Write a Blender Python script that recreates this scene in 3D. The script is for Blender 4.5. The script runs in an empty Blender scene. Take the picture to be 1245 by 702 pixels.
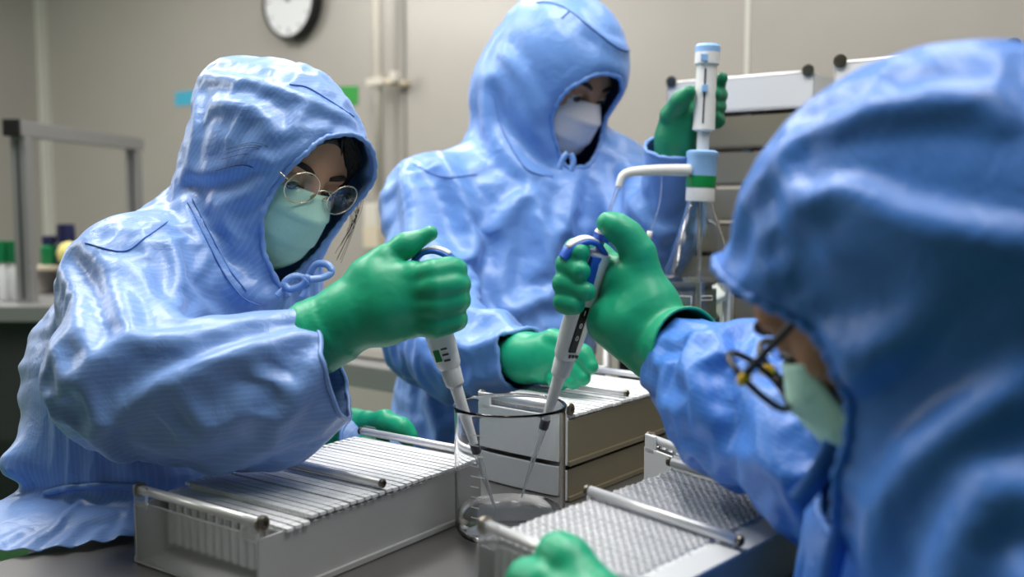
import bpy, bmesh, math, random, time
import numpy as np
from mathutils import Vector, Matrix
from mathutils.bvhtree import BVHTree
random.seed(7)
SC = bpy.context.scene
COL = SC.collection
# ------------------------------------------------------------------ camera
CAM_H = 1.245            # camera height above the floor
TABLE = 0.90             # bench height
PITCH = math.radians(5.0)
FPX = 1210.4             # focal length in pixels of the 1245 px frame
cam_data = bpy.data.cameras.new('camera')
cam = bpy.data.objects.new('camera', cam_data)
COL.objects.link(cam)
cam.location = (0, 0, CAM_H)
cam.rotation_euler = (math.pi/2 - PITCH, 0, 0)
cam_data.sensor_width = 36
cam_data.lens = 35
cam_data.clip_start = 0.02
cam_data.dof.use_dof = True
cam_data.dof.focus_distance = 1.08
cam_data.dof.aperture_fstop = 3.4
SC.camera = cam
# ------------------------------------------------------------------ light
SC.view_settings.view_transform = 'Standard'
SC.view_settings.look = 'None'
SC.view_settings.gamma = 1.0
SC.view_settings.exposure = 0.12
world = bpy.data.worlds.new('world')
SC.world = world
world.use_nodes = True
world.node_tree.nodes['Background'].inputs['Color'].default_value = (.80, .88, 1, 1)
world.node_tree.nodes['Background'].inputs['Strength'].default_value = 0.12
CEIL = 2.75
def ceiling_lamp(x, y, sx, sy, watts):
    d = bpy.data.lights.new('ceiling_lamp', 'AREA')
    d.shape = 'RECTANGLE'; d.size = sx; d.size_y = sy; d.energy = watts
    d.color = (1.0, 0.975, 0.93)
    o = bpy.data.objects.new('ceiling_lamp', d)
    COL.objects.link(o)
    o.location = (x, y, CEIL - .03)
LAMPS = [(-4.0, 3.0, .4, 1.2, 46), (-4.6, 1.9, .4, 1.2, 40), (-1.9, 3.2, .3, 1.2, 24), (-.45, 2.75, .3, 1.2, 22), (.75, 1.95, .3, 1.2, 9), (1.7, 1.0, .3, 1.2, 6),
         (-1.2, 1.7, .3, 1.2, 22), (-.2, 1.15, .3, 1.2, 24), (.55, .55, .3, 1.2, 16)]
for l in LAMPS:
    ceiling_lamp(*l)
# ------------------------------------------------------------------ helpers
cP, sP = math.cos(PITCH), math.sin(PITCH)
def P(px, py, Y):
    """world point at distance Y in front of the camera, seen at that pixel"""
    x = (px - 622.5)/FPX; u = (351 - py)/FPX
    wy = cP + u*sP; wz = -sP + u*cP
    t = Y/wy
    return np.array((x*t, Y, CAM_H + wz*t))
def on_plane(px, py, z):
    x = (px - 622.5)/FPX; u = (351 - py)/FPX
    wy = cP + u*sP; wz = -sP + u*cP
    t = (z - CAM_H)/wz
    return np.array((x*t, wy*t, z))
def tag(o, label=None, cat=None, group=None, kind=None):
    if label: o['label'] = label
    if cat: o['category'] = cat
    if group: o['group'] = group
    if kind: o['kind'] = kind
    return o
def thing(name, label, cat, loc=(0, 0, 0), rz=0, group=None):
    o = bpy.data.objects.new(name, None)
    COL.objects.link(o)
    o.empty_display_size = .05
    o.location = loc; o.rotation_euler = (0, 0, rz)
    return tag(o, label, cat, group)
def link_mesh(name, me, mat, parent=None, smooth=True, world_space=False):
    o = bpy.data.objects.new(name, me)
    COL.objects.link(o)
    if mat is not None and not me.materials: me.materials.append(mat)
    if smooth:
        me.polygons.foreach_set('use_smooth', [True]*len(me.polygons))
    if parent is not None:
        o.parent = parent
        if world_space:
            bpy.context.view_layer.update()
            o.matrix_parent_inverse = world_matrix(parent).inverted()
    return o
def world_matrix(o):
    m = o.matrix_basis.copy()
    if o.parent: m = world_matrix(o.parent) @ o.matrix_parent_inverse @ m
    return m
def pydata(name, V, F, mat, parent=None, smooth=True, world_space=False):
    me = bpy.data.meshes.new(name)
    me.from_pydata([tuple(map(float, v)) for v in V], [], [tuple(int(i) for i in f) for f in F])
    me.update()
    return link_mesh(name, me, mat, parent, smooth, world_space)
def from_bm(name, bm, mat, parent=None, smooth=False, world_space=False):
    me = bpy.data.meshes.new(name)
    bm.normal_update()
    bm.to_mesh(me); bm.free()
    return link_mesh(name, me, mat, parent, smooth, world_space)
def bm_box(bm, c, s, bevel=0, rot=None):
    r = bmesh.ops.create_cube(bm, size=1.0)
    vs = r['verts']
    M = Matrix.Translation(Vector(c)) @ (rot.to_4x4() if rot is not None else Matrix.Identity(4)) @ Matrix.Diagonal((s[0], s[1], s[2], 1))
    bmesh.ops.transform(bm, matrix=M, verts=vs)
    if bevel > 0:
        es = list({e for v in vs for e in v.link_edges})
        bmesh.ops.bevel(bm, geom=es, offset=bevel, segments=2, affect='EDGES', profile=.7)
def box(name, c, s, mat, parent=None, bevel=0, rot=None):
    bm = bmesh.new(); bm_box(bm, c, s, bevel, rot)
    return from_bm(name, bm, mat, parent)
def ring_frame(d):
    d = np.asarray(d, float); d = d/np.linalg.norm(d)
    a = np.array((0, 0, 1.)) if abs(d[2]) < .9 else np.array((1., 0, 0))
    u = np.cross(a, d); u /= np.linalg.norm(u)
    return u, np.cross(d, u)
def tube_data(pts, radii, n=10, closed=False, cap=True):
    pts = np.asarray(pts, float); m = len(pts)
    if np.isscalar(radii): radii = [radii]*m
    V = []; F = []
    u = None
    for i in range(m):
        a = pts[(i-1) % m] if (closed or i > 0) else pts[i]
        b = pts[(i+1) % m] if (closed or i < m-1) else pts[i]
        d = b - a; d = d/(np.linalg.norm(d)+1e-12)
        if u is None: u, v = ring_frame(d)
        else:
            u = u - d*np.dot(u, d); u /= np.linalg.norm(u)+1e-12; v = np.cross(d, u)
        for k in range(n):
            t = 2*math.pi*k/n
            V.append(pts[i] + radii[i]*(math.cos(t)*u + math.sin(t)*v))
    for i in range(m if closed else m-1):
        j = (i+1) % m
        for k in range(n):
            l = (k+1) % n
            F.append((i*n+k, i*n+l, j*n+l, j*n+k))
    if cap and not closed:
        F.append(tuple(range(n-1, -1, -1)))
        F.append(tuple((m-1)*n+k for k in range(n)))
    return V, F
def tube(name, pts, radii, mat, parent=None, n=10, closed=False, smooth=True, world_space=False, cap=True):
    V, F = tube_data(pts, radii, n, closed, cap)
    return pydata(name, V, F, mat, parent, smooth, world_space)
def lathe_data(profile, n=32, cap0=True, cap1=True):
    V = []; F = []
    for r, z in profile:
        for k in range(n):
            t = 2*math.pi*k/n
            V.append((r*math.cos(t), r*math.sin(t), z))
    m = len(profile)
    for i in range(m-1):
        for k in range(n):
            l = (k+1) % n
            F.append((i*n+k, i*n+l, (i+1)*n+l, (i+1)*n+k))
    if cap0: F.append(tuple(range(n-1, -1, -1)))
    if cap1: F.append(tuple((m-1)*n+k for k in range(n)))
    return V, F
def lathe(name, profile, mat, parent=None, n=32, cap0=True, cap1=True, smooth=True, sharp=True):
    V, F = lathe_data(profile, n, cap0, cap1)
    o = pydata(name, V, F, mat, parent, smooth)
    if sharp: auto_smooth(o)
    return o
def auto_smooth(o, ang=35):
    me = o.data
    bm = bmesh.new(); bm.from_mesh(me)
    for e in bm.edges:
        if len(e.link_faces) == 2 and e.calc_face_angle(0) > math.radians(ang): e.smooth = False
    bm.to_mesh(me); bm.free()
def catmull(pts, sub=6, closed=False):
    pts = np.asarray(pts, float); n = len(pts); out = []
    rng = range(n if closed else n-1)
    for i in rng:
        g = lambda k: pts[k % n] if closed else pts[min(max(k, 0), n-1)]
        p0, p1, p2, p3 = g(i-1), g(i), g(i+1), g(i+2)
        for s in range(sub):
            t = s/sub
            out.append(.5*((2*p1)+(-p0+p2)*t+(2*p0-5*p1+4*p2-p3)*t*t+(-p0+3*p1-3*p2+p3)*t**3))
    if not closed: out.append(pts[-1])
    return np.array(out)
def copy_tree(o, parent=None):
    c = o.copy(); COL.objects.link(c)
    if parent is not None: c.parent = parent
    for ch in list(o.children): copy_tree(ch, c)
    return c
# ------------------------------------------------------------------ materials
def new_mat(name, color, rough=.5, metal=0.0, spec=.5, trans=0, ior=1.45, alpha=1, sheen=0, coat=0, emit=None):
    m = bpy.data.materials.new(name); m.use_nodes = True
    b = m.node_tree.nodes['Principled BSDF']
    b.inputs['Base Color'].default_value = (*color, 1)
    b.inputs['Roughness'].default_value = rough
    b.inputs['Metallic'].default_value = metal
    b.inputs['Specular IOR Level'].default_value = spec
    b.inputs['Transmission Weight'].default_value = trans
    b.inputs['IOR'].default_value = ior
    b.inputs['Alpha'].default_value = alpha
    b.inputs['Sheen Weight'].default_value = sheen
    b.inputs['Coat Weight'].default_value = coat
    return m
def nd(m, kind, **kw):
    n = m.node_tree.nodes.new(kind)
    for k, v in kw.items():
        if k in n.inputs: n.inputs[k].default_value = v
        else: setattr(n, k, v)
    return n
def ln(m, a, b): m.node_tree.links.new(a, b)
def bsdf(m): return m.node_tree.nodes['Principled BSDF']
def grain(m, scale=40, amount=.08, stretch=(1, 1, 1), bump=0, detail=4, rough_amt=0):
    """fine procedural variation of colour, gloss and relief"""
    b = bsdf(m); base = tuple(b.inputs['Base Color'].default_value)
    tc = nd(m, 'ShaderNodeTexCoord'); mp = nd(m, 'ShaderNodeMapping'); mp.inputs['Scale'].default_value = stretch
    ln(m, tc.outputs['Object'], mp.inputs['Vector'])
    nz = nd(m, 'ShaderNodeTexNoise', Scale=scale, Detail=detail)
    ln(m, mp.outputs['Vector'], nz.inputs['Vector'])
    mx = nd(m, 'ShaderNodeMix', data_type='RGBA')
    mx.inputs[6].default_value = tuple(max(0, c*(1-amount)) for c in base[:3]) + (1,)
    mx.inputs[7].default_value = tuple(min(1, c*(1+amount)) for c in base[:3]) + (1,)
    ln(m, nz.outputs['Fac'], mx.inputs[0]); ln(m, mx.outputs[2], b.inputs['Base Color'])
    if bump:
        bp = nd(m, 'ShaderNodeBump', Strength=bump, Distance=.002)
        ln(m, nz.outputs['Fac'], bp.inputs['Height']); ln(m, bp.outputs['Normal'], b.inputs['Normal'])
    if rough_amt:
        mr = nd(m, 'ShaderNodeMapRange'); r = b.inputs['Roughness'].default_value
        mr.inputs['To Min'].default_value = max(0, r-rough_amt); mr.inputs['To Max'].default_value = min(1, r+rough_amt)
        ln(m, nz.outputs['Fac'], mr.inputs['Value']); ln(m, mr.outputs['Result'], b.inputs['Roughness'])
    return m
def cloth_mat(name, color, stripe=.10, rough=.38):
    m = new_mat(name, color, rough, spec=.7, sheen=.2)
    b = bsdf(m); b.inputs['Sheen Roughness'].default_value = .4
    at = nd(m, 'ShaderNodeAttribute', attribute_name='weave')
    ml = nd(m, 'ShaderNodeMath', operation='MULTIPLY'); ml.inputs[1].default_value = 2*math.pi/.0048
    ln(m, at.outputs['Fac'], ml.inputs[0])
    sn = nd(m, 'ShaderNodeMath', operation='SINE'); ln(m, ml.outputs[0], sn.inputs[0])
    mr = nd(m, 'ShaderNodeMapRange'); mr.inputs['From Min'].default_value = .25; mr.inputs['From Max'].default_value = 1.0
    ln(m, sn.outputs[0], mr.inputs['Value'])
    mx = nd(m, 'ShaderNodeMix', data_type='RGBA')
    mx.inputs[6].default_value = (*color, 1)
    mx.inputs[7].default_value = tuple(c*(1-stripe)+.85*stripe*k for c, k in zip(color, (.55, .75, 1))) + (1,)
    ln(m, mr.outputs['Result'], mx.inputs[0])
    ln(m, mx.outputs[2], b.inputs['Base Color'])
    tc = nd(m, 'ShaderNodeTexCoord')
    n1 = nd(m, 'ShaderNodeTexNoise', Scale=32, Detail=5, Roughness=.55, Distortion=.8)
    ln(m, tc.outputs['Object'], n1.inputs['Vector'])
    b1 = nd(m, 'ShaderNodeBump', Strength=.35, Distance=.006)
    ln(m, n1.outputs['Fac'], b1.inputs['Height'])
    n2 = nd(m, 'ShaderNodeTexNoise', Scale=900, Detail=2)
    ln(m, tc.outputs['Object'], n2.inputs['Vector'])
    b2 = nd(m, 'ShaderNodeBump', Strength=.12, Distance=.0006)
    ln(m, n2.outputs['Fac'], b2.inputs['Height']); ln(m, b1.outputs['Normal'], b2.inputs['Normal'])
    ln(m, b2.outputs['Normal'], b.inputs['Normal'])
    return m
# ------------------------------------------------------------------ solid modelling on a grid
def smin(a, b, k):
    if k <= 0: return np.minimum(a, b)
    h = np.maximum(k - np.abs(a-b), 0)/k
    return np.minimum(a, b) - h*h*k*.25
class Field:
    def __init__(s, lo, hi, h):
        s.lo = np.asarray(lo, float); s.h = h
        s.n = np.ceil((np.asarray(hi)-s.lo)/h).astype(int)+1
        s.d = np.full(s.n, .2, np.float32)
        s.ax = [(s.lo[i]+h*np.arange(s.n[i])).astype(np.float32) for i in range(3)]
    def win(s, lo, hi):
        a = np.clip(np.floor((np.asarray(lo)-s.lo)/s.h).astype(int), 0, s.n-1)
        b = np.clip(np.ceil((np.asarray(hi)-s.lo)/s.h).astype(int)+1, 1, s.n)
        sl = tuple(slice(a[i], max(b[i], a[i]+1)) for i in range(3))
        X = s.ax[0][sl[0]][:, None, None]; Y = s.ax[1][sl[1]][None, :, None]; Z = s.ax[2][sl[2]][None, None, :]
        return sl, X, Y, Z
    def put(s, fn, lo, hi, k=0, op='add', pad=.03):
        m = pad+k
        sl, X, Y, Z = s.win(np.asarray(lo)-m, np.asarray(hi)+m)
        v = fn(X, Y, Z).astype(np.float32)
        if op == 'add': s.d[sl] = smin(s.d[sl], v, k)
        else: s.d[sl] = -smin(-s.d[sl], v, k)
    def cone(s, a, b, ra, rb, k=0, op='add', pad=.03):
        a = np.asarray(a, float); b = np.asarray(b, float); r = max(ra, rb)
        s.put(lambda X, Y, Z: cone_d(X, Y, Z, a, b, ra, rb), np.minimum(a, b)-r, np.maximum(a, b)+r, k, op, pad)
    def chain(s, pts, k=0, op='add', pad=.03):
        for p, q in zip(pts[:-1], pts[1:]): s.cone(p[0], q[0], p[1], q[1], k, op, pad)
    def ell(s, c, r, k=0, R=None, op='add', pad=.03):
        c = np.asarray(c, float); r = np.asarray(r, float)
        e = r if R is None else np.abs(np.asarray(R)) @ r
        s.put(lambda X, Y, Z: ell_d(X, Y, Z, c, r, R), c-e, c+e, k, op, pad)
    def sample(s, V):
        g = np.clip((V-s.lo)/s.h, 0, s.n-1.001); i = g.astype(int); f = g-i
        out = 0
        for dx in (0, 1):
            for dy in (0, 1):
                for dz in (0, 1):
                    w = (f[:, 0] if dx else 1-f[:, 0])*(f[:, 1] if dy else 1-f[:, 1])*(f[:, 2] if dz else 1-f[:, 2])
                    out = out + w*s.d[i[:, 0]+dx, i[:, 1]+dy, i[:, 2]+dz]
        return out
    def grad(s, V):
        e = s.h*.8; g = np.zeros_like(V)
        for a in range(3):
            o = np.zeros(3); o[a] = e
            g[:, a] = s.sample(V+o)-s.sample(V-o)
        return g/(np.linalg.norm(g, axis=1, keepdims=True)+1e-9)
    def mesh(s, project=2):
        V, F = surface_nets(s.d, s.lo, s.h)
        for _ in range(project):
            V = V - s.grad(V)*np.clip(s.sample(V), -s.h, s.h)[:, None]*.9
        return V, F
def cone_d(X, Y, Z, a, b, ra, rb):
    ba = b-a; L = float(ba @ ba)+1e-12
    t = np.clip(((X-a[0])*ba[0]+(Y-a[1])*ba[1]+(Z-a[2])*ba[2])/L, 0, 1)
    dx = X-a[0]-t*ba[0]; dy = Y-a[1]-t*ba[1]; dz = Z-a[2]-t*ba[2]
    return np.sqrt(dx*dx+dy*dy+dz*dz) - (ra+t*(rb-ra))
def ell_d(X, Y, Z, c, r, R=None):
    x, y, z = X-c[0], Y-c[1], Z-c[2]
    if R is not None:
        R = np.asarray(R)           # columns are the axes
        x, y, z = (R[0, 0]*x+R[1, 0]*y+R[2, 0]*z, R[0, 1]*x+R[1, 1]*y+R[2, 1]*z, R[0, 2]*x+R[1, 2]*y+R[2, 2]*z)
    k0 = np.sqrt((x/r[0])**2+(y/r[1])**2+(z/r[2])**2)
    k1 = np.sqrt((x/r[0]**2)**2+(y/r[1]**2)**2+(z/r[2]**2)**2)
    return k0*(k0-1)/(k1+1e-9)
def surface_nets(d, lo, h):
    ins = d < 0
    n = np.array(d.shape)-1
    cs = [(i, j, k) for i in (0, 1) for j in (0, 1) for k in (0, 1)]
    cnt = np.zeros(n, np.int8)
    for c in cs: cnt += ins[c[0]:c[0]+n[0], c[1]:c[1]+n[1], c[2]:c[2]+n[2]]
    act = (cnt > 0) & (cnt < 8)
    idx = np.argwhere(act)
    ids = np.full(n, -1, np.int64); ids[act] = np.arange(len(idx))
    val = {c: d[idx[:, 0]+c[0], idx[:, 1]+c[1], idx[:, 2]+c[2]].astype(float) for c in cs}
    acc = np.zeros((len(idx), 3)); num = np.zeros(len(idx))
    for c in cs:
        for ax in range(3):
            if c[ax] == 0:
                e = list(c); e[ax] = 1; e = tuple(e)
                a, b = val[c], val[e]
                m = (a < 0) != (b < 0)
                t = np.where(m, a/np.where(m, a-b, 1), 0)
                p = np.tile(np.array(c, float), (len(idx), 1)); p[:, ax] += t
                acc[m] += p[m]; num[m] += 1
    V = lo + h*(idx + acc/num[:, None])
    F = []
    for ax in range(3):
        o1, o2 = [(1, 2), (2, 0), (0, 1)][ax]
        sh = np.array(d.shape); sh[ax] -= 1
        a = ins[tuple(slice(0, sh[i]) for i in range(3))]
        b = ins[tuple(slice(1 if i == ax else 0, d.shape[i]) for i in range(3))]
        ch = np.argwhere(a != b)
        ok = (ch[:, o1] > 0) & (ch[:, o2] > 0) & (ch[:, o1] < n[o1]) & (ch[:, o2] < n[o2])
        ch = ch[ok]
        s = a[ch[:, 0], ch[:, 1], ch[:, 2]]
        q = []
        for d1, d2 in ((-1, -1), (0, -1), (0, 0), (-1, 0)):
            c = ch.copy(); c[:, o1] += d1; c[:, o2] += d2
            q.append(ids[c[:, 0], c[:, 1], c[:, 2]])
        q = np.stack(q, 1)
        q[~s] = q[~s][:, ::-1]
        F.append(q)
    F = np.concatenate(F)
    return V, F[(F >= 0).all(1)]
def compact(V, F, *attrs):
    used = np.zeros(len(V), bool); used[F.ravel()] = True
    mp = np.cumsum(used)-1
    return (V[used], mp[F]) + tuple(a[used] for a in attrs)
def cut(V, F, g):
    """remove where g>0, snapping the border onto g=0"""
    V = V.copy(); g = g.copy()
    E = np.concatenate([F[:, [i, (i+1) % 4]] for i in range(4)])
    a, b = E[:, 0], E[:, 1]
    x = (g[a] > 0) != (g[b] > 0)
    a, b = a[x], b[x]
    t = g[a]/(g[a]-g[b])
    near = np.where(t < .5, a, b); pos = V[a]+(V[b]-V[a])*t[:, None]
    acc = np.zeros_like(V); c = np.zeros(len(V))
    np.add.at(acc, near, pos); np.add.at(c, near, 1)
    m = c > 0
    V[m] = acc[m]/c[m][:, None]; g[m] = 0
    keep = (g[F] <= 1e-9).all(1) & ((g[F] < -1e-9).any(1))
    return V, F[keep], g
def scatter(idx, val, n):
    return np.stack([np.bincount(idx, val[:, i], n) for i in range(3)], 1)
def edges_of(F, diag=True):
    L = [F[:, [i, (i+1) % 4]] for i in range(4)]
    if diag: L += [F[:, [0, 2]], F[:, [1, 3]]]
    E = np.sort(np.concatenate(L), 1)
    E = np.unique(E, axis=0)
    return E[E[:, 0] != E[:, 1]]
def border_of(F):
    E = np.sort(np.concatenate([F[:, [i, (i+1) % 4]] for i in range(4)]), 1)
    u, c = np.unique(E, axis=0, return_counts=True)
    return u[c == 1]
def vnormals(V, F):
    n = np.cross(V[F[:, 2]]-V[F[:, 0]], V[F[:, 3]]-V[F[:, 1]])
    N = np.zeros_like(V)
    for i in range(4): N += scatter(F[:, i], n, len(V))
    return N/(np.linalg.norm(N, axis=1, keepdims=True)+1e-12)
def drape(V, F, field, grow, iters=150, inner=.012, outer=.02, seed=1, seed_amp=.004, seed_len=.05, smooth=.25, goal=.006, gravity=.00003, fix=None, bias=None):
    """grow the cloth by a direction dependent amount and let it buckle inside a band round the body"""
    rng = np.random.default_rng(seed)
    E = edges_of(F); a, b = E[:, 0], E[:, 1]; n = len(V)
    d0 = V[b]-V[a]; L0 = np.linalg.norm(d0, axis=1)+1e-9
    L = L0*(1+grow((V[a]+V[b])*.5, d0/L0[:, None]))
    S = edges_of(F, False); sa, sb = S[:, 0], S[:, 1]
    deg = np.bincount(sa, minlength=n)+np.bincount(sb, minlength=n); deg = np.maximum(deg, 1)[:, None]
    val = np.maximum(np.bincount(a, minlength=n)+np.bincount(b, minlength=n), 1)[:, None]
    N = vnormals(V, F)
    nz = np.zeros(n)
    for i in range(26):
        w = rng.normal(size=3); w *= 2*math.pi/(seed_len*rng.uniform(.5, 1.6))/np.linalg.norm(w)
        nz += np.sin(V @ w + rng.uniform(0, 6.28))
    X = V + N*(seed_amp*nz/3.6)[:, None]
    R0 = V.copy()
    if bias is not None:
        X = X + N*bias[:, None]; R0 = R0 + N*bias[:, None]
    free = np.ones((n, 1)) if fix is None else (1-fix)[:, None]
    vel = np.zeros_like(X)
    for it in range(iters):
        old = X.copy()
        X = X + vel*.85*free
        X[:, 2] -= gravity*free[:, 0]
        for _ in range(2):
            d = X[b]-X[a]; l = np.linalg.norm(d, axis=1)+1e-9
            c = d*((l-L)/l*.5)[:, None]
            X = X + (scatter(a, c, n)-scatter(b, c, n))/val*1.6*free
        lap = (scatter(sa, X[sb], n)+scatter(sb, X[sa], n))/deg - X
        ll = (scatter(sa, lap[sb], n)+scatter(sb, lap[sa], n))/deg - lap
        X = X + (lap*.15*smooth - ll*smooth + (R0-X)*goal)*free
        s = field.sample(X)
        if it % 3 == 0: G = field.grad(X)
        push = np.where(s < -inner, -inner-s, np.where(s > outer, (outer-s)*.5, 0))
        X = X + G*(push[:, None])*free
        vel = X-old
        sp = np.linalg.norm(vel, axis=1, keepdims=True)
        vel *= np.minimum(1, .004/(sp+1e-9))
    return X
def set_attr(o, name, v):
    a = o.data.attributes.new(name, 'FLOAT', 'POINT')
    a.data.foreach_set('value', np.ascontiguousarray(v, np.float32))
def border_loops(F):
    B = border_of(F); nb = {}
    for x, y in B: nb.setdefault(int(x), []).append(int(y)); nb.setdefault(int(y), []).append(int(x))
    seen = set(); loops = []
    for s in nb:
        if s in seen: continue
        lp = [s]; seen.add(s); cur = s
        while True:
            nx = [q for q in nb[cur] if q not in seen]
            if not nx: break
            cur = nx[0]; seen.add(cur); lp.append(cur)
        loops.append(lp)
    return sorted(loops, key=len, reverse=True)
def subsurf(o, lv=1):
    m = o.modifiers.new('subdivision', 'SUBSURF'); m.levels = lv; m.render_levels = lv
def solidify(o, t, off=-1):
    m = o.modifiers.new('solidify', 'SOLIDIFY'); m.thickness = t; m.offset = off
M = {}
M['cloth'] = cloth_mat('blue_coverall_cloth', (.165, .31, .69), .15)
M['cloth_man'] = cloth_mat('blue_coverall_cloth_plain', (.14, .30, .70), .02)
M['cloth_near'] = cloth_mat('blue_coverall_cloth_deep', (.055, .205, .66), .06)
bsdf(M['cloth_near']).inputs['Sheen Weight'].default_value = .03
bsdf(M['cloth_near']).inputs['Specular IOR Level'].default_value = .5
M['seam'] = new_mat('blue_seam', (.125, .25, .60), .6)
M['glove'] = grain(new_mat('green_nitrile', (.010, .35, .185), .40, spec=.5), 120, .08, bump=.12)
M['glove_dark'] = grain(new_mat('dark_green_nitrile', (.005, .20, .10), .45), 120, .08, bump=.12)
M['skin'] = grain(new_mat('skin', (.56, .30, .19), .5), 60, .06, bump=.05)
M['skin_man'] = grain(new_mat('tan_skin', (.42, .21, .125), .5), 60, .06, bump=.05)
for k in ('skin', 'skin_man'):
    bsdf(M[k]).inputs['Subsurface Weight'].default_value = .08
    bsdf(M[k]).inputs['Subsurface Radius'].default_value = (.01, .004, .002)
M['mask'] = grain(new_mat('green_mask_fabric', (.50, .80, .71), .75), 300, .04, bump=.15)
M['mask_white'] = grain(new_mat('white_mask_fabric', (.66, .62, .66), .75), 300, .04, bump=.15)
M['hair'] = new_mat('dark_hair', (.008, .006, .006), .45)
M['brow'] = new_mat('eyebrow_hair', (.02, .012, .01), .7)
M['eye'] = new_mat('eye', (.75, .70, .66), .2)
M['iris'] = new_mat('dark_iris', (.012, .008, .006), .12)
M['wire'] = new_mat('gold_wire', (.80, .66, .50), .25, 1)
M['frame_black'] = new_mat('black_frame', (.01, .01, .014), .3)
M['frame_yellow'] = new_mat('yellow_frame', (.85, .55, .02), .4)
M['lens'] = bpy.data.materials.new('lens_glass'); M['lens'].use_nodes = True
def _lens(m):
    t = m.node_tree; t.nodes.remove(bsdf(m))
    a = t.nodes.new('ShaderNodeBsdfTransparent'); g = t.nodes.new('ShaderNodeBsdfGlossy'); g.inputs['Roughness'].default_value = .02
    x = t.nodes.new('ShaderNodeMixShader'); x.inputs[0].default_value = .05
    ln(m, a.outputs[0], x.inputs[1]); ln(m, g.outputs[0], x.inputs[2])
    ln(m, x.outputs[0], t.nodes['Material Output'].inputs['Surface'])
_lens(M['lens'])
M['wall'] = grain(new_mat('painted_steel_wall', (.375, .35, .325), .24, spec=.7), 6, .03, rough_amt=.05)
M['wall_dark'] = new_mat('wall_joint', (.31, .295, .275), .4)
M['wall_light'] = new_mat('wall_joint_strip', (.62, .60, .56), .3)
M['ceiling'] = new_mat('ceiling_panel', (.75, .75, .74), .6)
M['floor'] = grain(new_mat('green_floor', (.045, .17, .06), .35), 8, .12, rough_amt=.08)
M['steel'] = grain(new_mat('brushed_steel', (.17, .165, .165), .36, .7), 60, .10, (1, 30, 1), rough_amt=.06)
M['alu'] = grain(new_mat('grey_aluminium', (.30, .30, .305), .42, .6), 50, .06, (20, 1, 1))
M['dark_metal'] = new_mat('dark_metal', (.045, .045, .05), .45, .3)
M['chrome'] = new_mat('polished_steel', (.72, .72, .74), .38, .55)
M['screw'] = new_mat('screw_metal', (.20, .18, .15), .3, 1)
M['tray'] = grain(new_mat('satin_tray', (.43, .43, .435), .42, .15), 80, .05, (1, 1, 25), rough_amt=.05)
M['tray_tan'] = grain(new_mat('tan_tray', (.30, .265, .19), .36, .55), 80, .06, (1, 1, 25), rough_amt=.05)
M['tubes'] = grain(new_mat('milky_tube_plastic', (.76, .765, .79), .55), 200, .03)
M['well'] = new_mat('tube_inside', (.70, .71, .75), .4)
M['acrylic'] = new_mat('frosted_acrylic', (.95, .96, .98), .24, trans=.90, ior=1.12)
M['white_plastic'] = grain(new_mat('white_plastic', (.80, .80, .80), .35), 90, .02)
M['pale_plastic'] = new_mat('pale_grey_plastic', (.66, .67, .69), .4)
M['blue_plastic'] = new_mat('blue_plastic', (.03, .13, .62), .35)
M['light_blue'] = new_mat('light_blue_plastic', (.30, .52, .88), .4)
M['green_band'] = new_mat('green_band', (.0, .22, .05), .45)
M['black'] = new_mat('black_plastic', (.008, .008, .009), .4)
M['black_print'] = new_mat('dark_print', (.05, .05, .07), .6)
M['white_print'] = new_mat('white_print', (.8, .8, .8), .6)
M['tip'] = new_mat('clear_tip_plastic', (.93, .95, .97), .12, trans=.9, ior=1.2)
M['glass'] = new_mat('clear_glass', (.985, .99, 1), .0, trans=1, ior=1.22)
M['thin_glass'] = new_mat('bottle_glass', (.96, .98, .97), .01, trans=1, ior=1.42)
M['water'] = new_mat('water', (.97, .99, 1), .0, trans=1, ior=1.33)
M['mark'] = new_mat('white_graduation', (.8, .82, .84), .5)
M['clock_face'] = new_mat('clock_face', (.72, .73, .76), .5)
M['poster_green'] = new_mat('green_sign', (.03, .30, .05), .5)
M['poster_blue'] = new_mat('blue_sticker', (.06, .42, .62), .5)
M['navy'] = new_mat('navy_plastic', (.01, .012, .06), .4)
M['cap_green'] = new_mat('green_cap', (.0, .16, .05), .45)
M['yellow'] = new_mat('pale_yellow_plastic', (.75, .66, .22), .5)
M['beige'] = grain(new_mat('beige_cover', (.60, .52, .40), .6), 30, .06)
M['cream'] = grain(new_mat('cream_box', (.60, .56, .50), .5), 30, .04)
M['dark_trousers'] = new_mat('navy_trousers', (.012, .02, .06), .7)
# ------------------------------------------------------------------ the room (turned 38 degrees to the camera)
YAW = math.radians(-38)
E1 = np.array((math.cos(YAW), math.sin(YAW), 0)); E2 = np.array((-math.sin(YAW), math.cos(YAW), 0))
ROT = Matrix.Rotation(YAW, 3, 'Z')
A0, A1, B0, B1 = -5.36, 3.3, -3.4, 2.753       # room limits along E1 and E2
def RW(a, b, z=0): return E1*a + E2*b + np.array((0, 0, z))
def slab(name, a, b, z, s, mat):
    o = box(name, (0, 0, 0), s, mat); o.location = RW(a, b, z); o.rotation_euler = (0, 0, YAW); o['kind'] = 'structure'; return o
am, bm_ = (A0+A1)/2, (B0+B1)/2; AS, BS = A1-A0, B1-B0
slab('floor', am, bm_, -.05, (AS+.2, BS+.2, .1), M['floor'])
slab('ceiling', am, bm_, CEIL+.05, (AS+.2, BS+.2, .1), M['ceiling'])
slab('wall_back', am, B1+.05, CEIL/2, (AS, .1, CEIL), M['wall'])
slab('wall_left', A0-.05, bm_, CEIL/2, (.1, BS, CEIL), M['wall'])
slab('wall_right', A1+.05, bm_, CEIL/2, (.1, BS, CEIL), M['wall'])
slab('wall_front', am, B0-.05, CEIL/2, (AS, .1, CEIL), M['wall'])
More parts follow.
